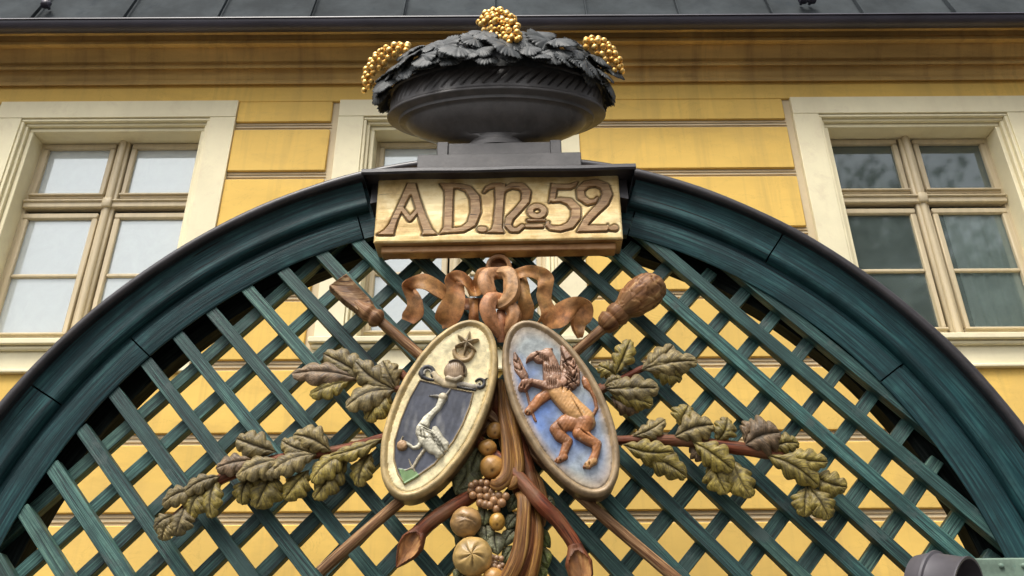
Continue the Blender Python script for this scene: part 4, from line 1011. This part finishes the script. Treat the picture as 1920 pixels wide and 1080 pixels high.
ribbon([(655, 385, .045, 672, 428, .04), (630, 362, .06, 740, 402, .06), (640, 318, .085, 780, 345, .085), (672, 262, .10, 792, 275, .10), (690, 215, .115, 786, 215, .10), (678, 168, .13, 766, 178, .09), (690, 132, .135, 742, 162, .11), (730, 112, .13, 762, 165, .12), (778, 118, .12, 790, 200, .12), (812, 150, .09, 815, 245, .10), (835, 170, .06, 858, 252, .08), (850, 140, .10, 885, 235, .10), (862, 105, .12, 905, 180, .12), (900, 95, .10, 930, 160, .10)], tint=(1.05, .88, .66))
ribbon([(745, 262, .03, 752, 318, .03), (800, 262, .045, 800, 325, .045), (880, 265, .05, 885, 330, .05), (920, 270, .05, 920, 330, .05)], tint=(.85, .62, .5))
ribbon([(812, 262, .06, 862, 262, .06), (815, 310, .075, 862, 310, .075), (812, 350, .07, 865, 352, .07), (810, 395, .05, 868, 398, .05)], tint=(1.0, .85, .66))
ribbon([(1040, 118, .10, 1060, 168, .10), (1080, 98, .12, 1100, 152, .12), (1140, 82, .125, 1142, 146, .115), (1190, 84, .125, 1180, 160, .10), (1245, 105, .13, 1192, 172, .10), (1276, 150, .12, 1188, 205, .10), (1268, 215, .10, 1180, 240, .09), (1262, 270, .08, 1190, 290, .08), (1285, 320, .07, 1205, 345, .07), (1275, 365, .05, 1180, 395, .05)], tint=(1.05, .95, .74))
ribbon([(1200, 375, .05, 1235, 425, .04), (1250, 340, .075, 1285, 425, .07), (1290, 295, .10, 1320, 420, .09), (1350, 262, .12, 1352, 400, .10), (1420, 252, .135, 1382, 350, .10), (1478, 280, .13, 1396, 320, .09), (1492, 325, .11, 1380, 345, .09), (1482, 375, .09, 1366, 385, .08), (1450, 410, .075, 1372, 420, .075), (1440, 448, .07, 1388, 455, .07), (1430, 472, .06, 1405, 480, .06)], tint=(1.0, .84, .64))
ribbon([(1050, 130, .09, 1120, 130, .08), (1072, 190, .11, 1140, 182, .10), (1080, 250, .11, 1150, 245, .10), (1078, 310, .09, 1168, 305, .09), (1070, 380, .06, 1158, 372, .06)], tint=(1.05, .98, .70))
mb = MB(); ck = [(975+58*math.cos(a), 88-58*math.sin(a)*.95, .07+.0*a) for a in np.linspace(0, 2*math.pi, 28, endpoint=False)]
mb.tube(px3(ck, z3), .0062*1.7, 12, closed=True, up=tuple(GN), col=(1.0, .85, .7)); mb.build('hanging_ring', M['carve'], bow, 60)
mb = MB(); P = np.array([[W(*z3(975+r*50*math.cos(a), 88-r*48*math.sin(a), .045), .045) for a in np.linspace(0, 2*math.pi, 24, endpoint=False)] for r in (.02, 1.0)]); mb.grid(P, wrap_j=True, flip=True, col=[[(.55, .38, .3, 1)]*24]*2); mb.build('ring_boss', M['carve'], bow, 60)
def loop(pts, r, tint, k=5, amp=.10, tw=9, name='knot_loop', closed=False, flat=.8):
    mb = MB(); c = cr([list(z3(x, y, n))+[n] for x, y, n in pts], 8); mb.tube([W(*p) for p in c], r if not hasattr(r, '__len__') else list(np.interp(np.linspace(0, 1, len(c)), np.linspace(0, 1, len(r)), r)), 26, prof=lambda a, L, t: 1+amp*math.sin(k*a+tw*L)+.05*math.sin(2*k*a+3+tw*2*L)+.04*math.sin(L*60+a), up=tuple(GN), flat=flat, col=(tint[0]*.42, tint[1]*.28, tint[2]*.17)); mb.build(name, M['ribbon'], bow, 60)
loop([(985, 120, .09), (920, 130, .11), (905, 180, .125), (925, 235, .12), (960, 262, .10), (1000, 290, .08)], [.022, .031, .033, .030, .026, .018], (1.05, .80, .58), tw=6)
loop([(975, 118, .10), (1030, 130, .125), (1048, 190, .135), (1035, 250, .135), (990, 290, .125), (950, 275, .10)], [.022, .031, .034, .033, .028, .018], (1.08, .88, .60), tw=5)
loop([(1000, 262, .10), (940, 262, .135), (915, 310, .14), (925, 365, .13), (960, 415, .11), (985, 462, .09)], [.020, .030, .032, .031, .026, .020], (1.05, .72, .52), tw=6)
loop([(990, 295, .09), (1040, 310, .115), (1058, 350, .12), (1040, 400, .11), (1010, 450, .09)], [.018, .028, .030, .027, .020], (1.0, .74, .50), tw=5)
loop([(985, 330, .10), (988, 380, .11), (990, 430, .10), (992, 500, .08)], [.016, .022, .022, .018], (.85, .55, .42), k=3)

# ------------------------------------------------------------------ fruit festoon hanging between the shields
z7 = Z(820, 900, 6.0); z6 = Z(700, 760, 3.375)
fest = root('fruit_festoon', W(-.06, .75, .03), 'carved festoon of fruit, berries, leaves and folded cloth hanging below the shields', 'festoon')
DRC = [(.40, .33, .19), (.30, .19, .13), (.50, .42, .20), (.24, .11, .09)]
def strand(z, pts, r, ci, k=3, amp=.12, flat=.75, name='cloth_fold'):
    c = cr([list(z(x, y, n))+[n] for x, y, n in pts], 8); mb = MB(); rr_ = list(np.interp(np.linspace(0, 1, len(c)), np.linspace(0, 1, len(r)), r))
    mb.tube([W(*p) for p in c], rr_, 20, prof=grooved(k, amp, 1.5, ci), up=tuple(GN), flat=flat, col=tuple(x*2.1 for x in DRC[ci])); mb.build(name, M['carve'], fest, 60)
strand(z6, [(800, -160, .06), (812, -60, .06), (815, 50, .07), (838, 180, .09), (850, 330, .10), (840, 440, .11), (790, 495, .115), (745, 490, .11)], [.012, .016, .018, .022, .026, .027, .026, .014], 0)
strand(z6, [(830, -140, .05), (850, 0, .06), (880, 130, .07), (905, 280, .085), (915, 400, .095), (890, 490, .105), (850, 520, .10)], [.012, .018, .026, .028, .027, .024, .010], 2)
strand(z6, [(790, -120, .03), (800, 0, .03), (880, 200, .035), (940, 420, .04), (985, 600, .05)], [.02, .035, .05, .055, .04], 3)
strand(z6, [(935, 300, .04), (985, 420, .06), (1020, 560, .07), (1040, 700, .06)], [.015, .022, .024, .02], 1)
strand(z6, [(980, 380, .04), (1040, 500, .055), (1062, 620, .06), (1050, 760, .06)], [.012, .02, .024, .02], 0)
strand(z6, [(915, 560, .085), (948, 600, .11), (945, 740, .12), (925, 900, .12), (890, 1010, .12), (835, 1110, .11), (780, 1180, .1)], [.014, .024, .026, .028, .030, .030, .03], 0)
strand(z6, [(985, 620, .08), (992, 740, .10), (985, 880, .105), (950, 1000, .105), (905, 1110, .10), (860, 1200, .1)], [.012, .020, .022, .024, .024, .024], 1)
strand(z6, [(1025, 640, .07), (1040, 780, .09), (1030, 920, .095), (1000, 1060, .095), (950, 1200, .09)], [.012, .022, .024, .026, .026], 2)
FR = (.42, .215, .05); FRD = (.40, .19, .05); NUT = (.36, .21, .075)
def fruit(z, x, y, n, r, col, seed, kind='fruit', sx=1.0, sy=1.0):
    u, v = z(x, y, n); R0 = r*z.k; mb = MB(); I, J = 26, 34; rows = []; cc = []
    for i in range(I):
        e = -math.pi/2+math.pi*i/(I-1); row = []; cr_ = []
        for j in range(J):
            a = 2*math.pi*j/J; X, Y, Q = math.cos(a)*math.cos(e), math.sin(a)*math.cos(e), math.sin(e)
            q = 1+.05*float(nz(np.array(X*3+seed), np.array(Y*3+Q), seed)); c = col
            if kind == 'apple': d = math.hypot(X-.05, Y+.55); q -= .16*math.exp(-(d/.13)**2); c = tuple(t*(1-.75*math.exp(-(d/.12)**2)) for t in col)
            if kind == 'quince':
                rr_ = math.hypot(X, Y); aa = math.atan2(Y, X); s = abs(((aa*5/(2*math.pi)+.35*rr_) % 1)-.5)*2
                g_ = math.exp(-((1-s)/.18)**2)*max(0, Q)**.5*min(1, max(0, (.95-rr_)/.4)); q += .04*s*(Q > 0)-.24*g_; c = tuple(t*(1-.55*g_) for t in col)
            if kind == 'split':
                d = Y+.05+.5*X*X*.6+.25*X; g_ = math.exp(-((d-.22)/.07)**2)*max(0, Q); st = .5+.5*math.sin((Y+.4*X*X)*26); low = 1/(1+math.exp((d-.12)*30))*max(0, Q)
                q += -.22*g_-.075*low*st; c = tuple(t*(1-.4*g_-.45*low*(1-st)*.8) for t in col)
            row.append(W(u+R0*sx*X*q, v+R0*sy*Y*q, n+R0*.85*Q*q)); cr_.append(tuple(c)+(1,))
        rows.append(row); cc.append(cr_)
    mb.grid(np.array(rows), wrap_j=True, col=cc); return mb.build(kind if kind in ('apple', 'quince') else 'fruit', M['fruit'], fest, 180)
fruit(z6, 768, 160, .07, 52, FR, 1, 'apple'); fruit(z6, 722, 268, .08, 56, FR, 2, 'apple', 1.0, .92); fruit(z6, 752, 390, .09, 76, FR, 3, 'apple', 1.0, .92)
fruit(z7, 322, 472, .095, 166, NUT, 4, 'split'); fruit(z7, 672, 468, .09, 92, (.44, .24, .04), 5, 'apple', .95, 1.05); fruit(z7, 398, 862, .10, 205, (.46, .30, .10), 6, 'quince'); fruit(z7, 630, 1120, .10, 120, FR, 7, 'fruit')
for x, y, r in ((430, 1190, 120), (640, 1330, 150), (380, 1420, 150)): fruit(z7, x, y, .09, r, FR, x, 'apple')
def berries(z, pts, n, col, nm='berry'):
    mbs = MB()
    for (x, y, r) in pts:
        u, v = z(x, y, n); R0 = r*z.k; nn = n+random.uniform(-.006, .01)
        P = [[W(u+R0*math.cos(a)*math.cos(e), v+R0*math.sin(a)*math.cos(e), nn+R0*math.sin(e)) for a in np.linspace(0, 2*math.pi, 16, endpoint=False)] for e in np.linspace(-math.pi/2, math.pi/2, 10)]
        t = random.uniform(.75, 1.2); m1 = MB(); m1.grid(np.array(P), wrap_j=True, col=[[(col[0]*t, col[1]*t, col[2]*t, 1)]*16]*10); m1.build(nm, M['fruit'], fest, 180)
CB = (.30, .16, .07)
berries(z7, [(385, 70, 40), (430, 40, 36), (495, 35, 38), (555, 40, 40), (375, 118, 42), (470, 115, 44), (545, 105, 50), (610, 130, 42), (400, 175, 42), (480, 180, 44), (560, 190, 48), (690, 180, 50), (770, 190, 46), (640, 235, 52), (480, 255, 46), (540, 280, 48), (590, 290, 46), (725, 265, 50), (665, 325, 46), (640, 180, 40)], .095, CB)
berries(z7, [(620, 870, 30), (670, 880, 30), (720, 885, 30), (600, 920, 32), (655, 930, 34), (710, 935, 32), (640, 975, 34), (695, 985, 32), (590, 975, 30), (735, 960, 26), (670, 1010, 28), (560, 960, 26), (725, 1010, 26), (615, 1015, 26)], .085, (.30, .19, .11))
LG = (.16, .175, .075); LG2 = (.20, .215, .12); LG3 = (.17, .21, .045)

def leaf(parent, z, base, tip, width, nb, nt, col, roll=0.0, bulge=.02, kind='oak', mat=None, seed=0, name='leaf', curl=.3):
    rr = random.Random(seed*13+int(base[0])); b = W(*z(base[0], base[1], nb), nb); t = W(*z(tip[0], tip[1], nt), nt)
    d = t-b; L = np.linalg.norm(d); d = d/L; nn = GN-d*GN.dot(d); nn /= np.linalg.norm(nn); s = np.cross(d, nn)
    cR, sR = math.cos(roll), math.sin(roll); nn, s = nn*cR+s*sR, s*cR-nn*sR
    hw = width*z.k/2*1.20; S_n, T_n = 34, 17; front = np.zeros((S_n, T_n, 3)); nl = 3.6; ph = rr.uniform(-.15, .15); bend = rr.uniform(-.10, .10)*L
    gcl = np.zeros((S_n, T_n, 3)); cc = np.zeros((S_n, T_n, 4)); H = np.zeros((S_n, T_n)); tone = rr.uniform(.8, 1.2)
    for i in range(S_n):
        q = i/(S_n-1)
        if kind == 'oak':
            env = (math.sin(math.pi*min(1, q**.82))**.62) if q < 1 else 0
            env = max(env, .10 if q < .2 else 0)*(.50+.50*min(1, q/.45)) if q < .45 else env
            lob = [.60+.40*abs(math.sin(math.pi*(nl*q+ph+(.0 if sg > 0 else .35))))**.55 for sg in (-1, 1)]
        else:
            env = math.sin(math.pi*q**.85)**.8 if 0 < q < 1 else 0; lob = [1, 1]
        for j in range(T_n):
            tt = 2*j/(T_n-1)-1; lb = lob[0 if tt < 0 else 1]; y = tt*hw*env*lb
            fw = L*.09*abs(tt)**1.5*(1-q*.6) if kind == 'oak' else 0
            x = q*L*(1 if kind != 'oak' else .985)+fw*(1 if q < .95 else .3)+bend*0
            yy = y+bend*math.sin(math.pi*q)
            at = abs(tt)
            mid = -.0042*math.exp(-(tt/.07)**2); sv = (q*nl*2-at*1.2+ (.35 if tt > 0 else 0))
            vein = -.0022*math.exp(-((((sv) % 1)-.5)/.10)**2)*(at < .93)*min(1, at/.15)
            puff = .24*hw*(math.sin(math.pi*min(1, at*.98))**.8)*env*.55
            z_ = bulge*math.sin(math.pi*q)+puff+mid+vein-curl*hw*at**2.6*env*1.1-.25*curl*L*max(0, q-.75)**1.3+.0022*float(nz(np.array(q*13+seed), np.array(tt*4+q*5), seed))
            gcl[i, j] = (sv*1.0+(7 if tt > 0 else 0), tt*1.2, seed*1.3)
            front[i, j] = b+d*x+s*yy+nn*z_; H[i, j] = mid+vein
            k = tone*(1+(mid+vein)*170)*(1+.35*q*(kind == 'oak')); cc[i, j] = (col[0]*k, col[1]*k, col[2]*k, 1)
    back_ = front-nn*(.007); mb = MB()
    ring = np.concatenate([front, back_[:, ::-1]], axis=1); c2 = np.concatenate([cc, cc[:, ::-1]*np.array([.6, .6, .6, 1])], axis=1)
    mb.grid(ring, gc=np.concatenate([gcl, gcl[:, ::-1]], axis=1), wrap_j=True, col=c2); n2 = 2*T_n; mb.f.append(tuple(range(n2))); mb.f.append(tuple((S_n-1)*n2+k for k in range(n2))[::-1])
    o = mb.build(name, mat or M['oak'], parent, 75)
    bm_ = bmesh.new(); bm_.from_mesh(o.data); bmesh.ops.recalc_face_normals(bm_, faces=bm_.faces); bm_.to_mesh(o.data); bm_.free()
    return o
for i, (bx, by, tx, ty, w_, n1, n2, c) in enumerate([
    (470, 60, 210, 130, 150, .05, .06, LG), (330, 120, 310, 300, 150, .05, .07, LG), (540, 330, 520, 510, 150, .06, .075, LG), (540, 500, 555, 690, 160, .06, .08, LG2), (650, 580, 680, 830, 190, .06, .085, LG2),
    (900, 150, 800, 350, 120, .05, .06, LG), (905, 390, 780, 550, 120, .05, .065, LG2), (880, 560, 750, 745, 130, .05, .065, LG2), (860, 740, 740, 930, 130, .05, .06, LG), (330, 620, 210, 740, 150, .04, .05, LG),
    (1160, 540, 1270, 760, 130, .05, .06, LG3), (1140, 760, 1240, 990, 130, .05, .06, LG3), (1190, 180, 1320, 330, 120, .04, .05, LG), (300, 1030, 200, 1140, 160, .06, .07, LG), (1120, 960, 1180, 1150, 130, .05, .06, LG3), (560, 340, 460, 300, 120, .04, .05, LG)]):
    leaf(fest, z7, (bx, by), (tx, ty), w_, n1, n2, c, kind='plain', seed=i, curl=.25, bulge=.012)
for i, (bx, by, tx, ty, w_, c) in enumerate([(690, 250, 610, 470, 110, LG), (640, 330, 520, 560, 150, LG)]): leaf(fest, z6, (bx, by), (tx, ty), w_, .04, .06, c, kind='plain', seed=30+i, curl=.25, bulge=.01)

# ------------------------------------------------------------------ oak branches
OL = (.25, .19, .036); OG = (.23, .175, .065); OP = (.20, .13, .07); STM = (.55, .24, .20)
zul = Z(260, 640, 2.7); zr = Z(1100, 620, 2.842)
def branch(label, stems, leaves, z, seed, extra=None):
    rt = root('oak_branch', px3([stems[0][0][len(stems[0][0])//2][:3]], z if stems[0][2] else None)[0], label, 'branch', 'carved oak branches on the lattice')
    for pts, rads, onz in stems:
        c = cr([list((z if onz else G)(x, y, n))+[n] for x, y, n in pts], 7); mb = MB()
        mb.tube([W(*p) for p in c], list(np.interp(np.linspace(0, 1, len(c)), np.linspace(0, 1, len(rads)), rads)), 16, prof=lambda a, L, t: 1+.10*float(nz(np.array(L*32), np.array(a*1.5), seed)), col=STM); mb.build('stem', M['carve'], rt, 60)
    for i, (bx, by, tx, ty, w_, n1, n2, c, ro) in enumerate(leaves):
        leaf(rt, z, (bx, by), (tx, ty), w_, n1, n2, c, roll=ro, seed=seed+i, bulge=.018, curl=.32)
    return rt
def cut_end(rt, a, b, wdt, n):         # the pared end of a branch: a long oblique facet
    A = W(*G(a[0], a[1], n), n); B = W(*G(b[0], b[1], n+.01), n+.01); d = B-A; L = np.linalg.norm(d); d /= L; nn = GN-d*GN.dot(d); nn /= np.linalg.norm(nn); s = np.cross(d, nn)
    mb = MB(); rows = []; cc = []
    for q in np.linspace(0, 1, 32):
        wq = float(np.interp(q, [0, .12, .35, .6, .85, 1], [.025, .032, wdt*.98, wdt*.86, wdt*.42, .004])); row = []; c_ = []
        for k in range(44):
            t = 2*math.pi*k/44; ct, st = math.cos(t), math.sin(t); hN = .8*wq*ct
            inr = math.hypot((q-.56)/.42, st/.80); face = (.34*wq-.012*(1-inr*inr) if inr < 1 else min(hN, .62*wq)) if ct > 0 and q > .05 else hN
            row.append(A+d*L*q+s*wq*st+nn*face); inn = ct > .0 and inr < 1
            c_.append((1.35, 1.05, .72, 1) if inn else STM+(1,))
        rows.append(row); cc.append(c_)
    mb.grid(np.array(rows), wrap_j=True, flip=True, gc=[[(q*.3, t*.002, 0) for t in range(44)] for q in np.linspace(0, 1, 32)], col=cc); mb.f.append(tuple(range(44)))
    mb.build('cut_end', M['carve'], rt, 60)
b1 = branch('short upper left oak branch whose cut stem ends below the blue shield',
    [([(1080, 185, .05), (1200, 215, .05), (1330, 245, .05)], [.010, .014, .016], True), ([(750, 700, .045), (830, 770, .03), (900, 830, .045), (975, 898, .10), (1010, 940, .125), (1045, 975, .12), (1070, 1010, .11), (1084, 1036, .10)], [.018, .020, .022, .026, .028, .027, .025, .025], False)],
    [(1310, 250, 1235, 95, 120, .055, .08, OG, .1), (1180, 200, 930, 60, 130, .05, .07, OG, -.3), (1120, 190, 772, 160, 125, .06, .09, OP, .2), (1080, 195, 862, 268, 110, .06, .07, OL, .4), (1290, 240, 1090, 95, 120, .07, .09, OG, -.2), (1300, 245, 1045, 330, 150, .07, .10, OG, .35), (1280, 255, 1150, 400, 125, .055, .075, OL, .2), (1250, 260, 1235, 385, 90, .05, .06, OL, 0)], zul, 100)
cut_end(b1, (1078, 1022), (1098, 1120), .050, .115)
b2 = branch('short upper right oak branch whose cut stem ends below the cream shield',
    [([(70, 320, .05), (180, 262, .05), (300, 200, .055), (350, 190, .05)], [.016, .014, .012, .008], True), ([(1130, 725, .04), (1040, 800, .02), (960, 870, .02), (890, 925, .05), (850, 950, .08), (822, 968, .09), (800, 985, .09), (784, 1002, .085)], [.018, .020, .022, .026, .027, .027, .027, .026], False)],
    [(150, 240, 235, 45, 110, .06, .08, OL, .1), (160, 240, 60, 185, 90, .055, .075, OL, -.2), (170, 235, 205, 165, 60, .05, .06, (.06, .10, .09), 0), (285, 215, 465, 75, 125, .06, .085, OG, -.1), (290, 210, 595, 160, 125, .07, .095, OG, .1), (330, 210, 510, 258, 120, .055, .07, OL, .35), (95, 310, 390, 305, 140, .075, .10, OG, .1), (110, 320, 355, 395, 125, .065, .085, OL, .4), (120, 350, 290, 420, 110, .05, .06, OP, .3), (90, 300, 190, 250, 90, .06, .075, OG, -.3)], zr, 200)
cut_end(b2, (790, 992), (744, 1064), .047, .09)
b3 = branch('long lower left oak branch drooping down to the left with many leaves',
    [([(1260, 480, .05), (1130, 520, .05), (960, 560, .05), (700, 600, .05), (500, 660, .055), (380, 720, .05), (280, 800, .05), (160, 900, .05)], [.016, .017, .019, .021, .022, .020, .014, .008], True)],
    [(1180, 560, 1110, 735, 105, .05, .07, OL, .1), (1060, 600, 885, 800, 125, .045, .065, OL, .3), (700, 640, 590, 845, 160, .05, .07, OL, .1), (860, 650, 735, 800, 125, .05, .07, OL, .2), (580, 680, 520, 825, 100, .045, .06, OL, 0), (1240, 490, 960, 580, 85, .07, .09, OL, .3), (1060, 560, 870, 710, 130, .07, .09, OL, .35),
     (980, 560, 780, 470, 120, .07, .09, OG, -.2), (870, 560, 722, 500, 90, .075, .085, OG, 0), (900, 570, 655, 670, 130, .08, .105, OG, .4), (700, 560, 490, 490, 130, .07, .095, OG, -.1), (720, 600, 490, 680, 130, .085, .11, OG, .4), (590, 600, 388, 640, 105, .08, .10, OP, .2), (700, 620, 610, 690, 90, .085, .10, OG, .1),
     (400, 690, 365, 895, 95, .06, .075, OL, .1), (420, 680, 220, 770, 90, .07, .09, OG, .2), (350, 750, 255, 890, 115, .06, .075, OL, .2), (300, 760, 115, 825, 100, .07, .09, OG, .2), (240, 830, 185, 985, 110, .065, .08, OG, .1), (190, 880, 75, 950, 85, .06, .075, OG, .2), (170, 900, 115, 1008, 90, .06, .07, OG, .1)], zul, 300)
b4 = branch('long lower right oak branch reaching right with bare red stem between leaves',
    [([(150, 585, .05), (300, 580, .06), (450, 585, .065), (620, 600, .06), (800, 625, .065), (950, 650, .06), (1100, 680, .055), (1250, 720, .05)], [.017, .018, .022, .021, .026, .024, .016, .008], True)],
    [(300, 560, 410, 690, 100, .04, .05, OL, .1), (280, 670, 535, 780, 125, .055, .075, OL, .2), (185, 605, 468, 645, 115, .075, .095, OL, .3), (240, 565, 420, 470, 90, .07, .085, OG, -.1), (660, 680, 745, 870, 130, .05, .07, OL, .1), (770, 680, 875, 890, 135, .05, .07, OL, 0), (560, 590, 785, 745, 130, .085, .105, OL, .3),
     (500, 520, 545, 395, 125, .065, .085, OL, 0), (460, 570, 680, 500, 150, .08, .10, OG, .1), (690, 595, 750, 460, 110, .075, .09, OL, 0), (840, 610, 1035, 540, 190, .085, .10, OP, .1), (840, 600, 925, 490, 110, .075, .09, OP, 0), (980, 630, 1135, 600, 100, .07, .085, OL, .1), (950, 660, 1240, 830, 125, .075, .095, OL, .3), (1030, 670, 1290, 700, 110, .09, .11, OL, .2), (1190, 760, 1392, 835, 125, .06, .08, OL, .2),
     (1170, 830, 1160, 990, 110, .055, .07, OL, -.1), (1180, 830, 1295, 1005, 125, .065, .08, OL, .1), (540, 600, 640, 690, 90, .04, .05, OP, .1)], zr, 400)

# ------------------------------------------------------------------ floodlight by the right foot of the arch
zl = Z(1680, 960, 8.0)
NLs = .30; c0 = W(*G(1776, 1110, NLs), NLs)
lamp = root('floodlight', c0, 'round grey floodlight by the right foot of the arch', 'lamp')
ax = GU*.66+GN*.70-GZ*.28; ax /= np.linalg.norm(ax)
mb = MB(); prof = [(-.10, .075), (-.095, .100), (-.06, .112), (-.045, .116), (-.040, .124), (-.032, .124), (-.028, .116), (.055, .116), (.060, .120), (.068, .120), (.068, .112), (.0, .106), (-.03, .100)]
e1 = np.cross(ax, GZ); e1 /= np.linalg.norm(e1); e2 = np.cross(e1, ax)
P = np.array([[c0+ax*t+(e1*math.cos(a)+e2*math.sin(a))*r for a in np.linspace(0, 2*math.pi, 64, endpoint=False)] for t, r in [(-.105, .0), (-.105, .05)]+prof])
mb.grid(P, wrap_j=True); o = mb.build('housing', M['lamp'], lamp, 40)
mb = MB(); mb.grid(np.array([[c0+ax*(-.028)+(e1*math.cos(a)+e2*math.sin(a))*r for a in np.linspace(0, 2*math.pi, 40, endpoint=False)] for r in (.001, .099)]), wrap_j=True); mb.build('lens', M['gutter'], lamp)
mb = MB(); mb.tube([c0-GZ*.115, c0-GZ*.2, W(*G(1776, 1110, NLs), .0)-GZ*.35], .014, 10); mb.box(c0-GZ*.12, (ax, e1, GZ), (.03, .06, .008), .003); mb.build('bracket', M['lamp'], lamp, 50)

# ------------------------------------------------------------------ trees across the street, seen only in the window glass
def street_tree(x, y, h, cr_, seed, label):
    rr = np.random.RandomState(seed); rt = root('street_tree', (x, y, 0), label, 'tree')
    mb = MB(); mb.tube([(x, y, 0), (x+.1, y, h*.25), (x-.1, y+.1, h*.5), (x, y, h*.85)], [.28, .22, .15, .04], 12)
    for k in range(9):
        a = k*2.4; z0 = h*(.35+.05*k); mb.tube([(x, y, z0), (x+math.cos(a)*cr_*.4, y+math.sin(a)*cr_*.4, z0+h*.1), (x+math.cos(a)*cr_*.8, y+math.sin(a)*cr_*.8, z0+h*.16)], [.09, .05, .02], 7)
    mb.build('trunk', paint('bark', (.10, .075, .05), .3, .9, 8, .5), rt, 60)
    mb = MB(); V = []; Fc = []
    cl = [(rr.normal(0, .45, 3)*np.array([cr_, cr_, h*.22])+np.array([x, y, h*.66]), cr_*rr.uniform(.18, .34)) for _ in range(46)]
    for c, r in cl:
        for _ in range(520):
            p = c+rr.normal(0, .5, 3)*r; a, b = rr.normal(0, 1, 3), rr.normal(0, 1, 3); a /= np.linalg.norm(a); b -= a*a.dot(b); b /= np.linalg.norm(b)
            q = len(V); s = rr.uniform(.06, .12); V += [p-a*s, p-b*s*.6, p+a*s, p+b*s*.6]; Fc.append((q, q+1, q+2, q+3))
    mb.add(V, Fc); mb.build('crown', paint('foliage', (.075, .115, .05), .4, .7, 6, .1), rt)
street_tree(6.6, -6.5, 14.0, 3.6, 3, 'leafy street tree across the road, reflected in the right window')
street_tree(11.0, -8.0, 14.5, 4.4, 8, 'second leafy street tree farther right across the road')
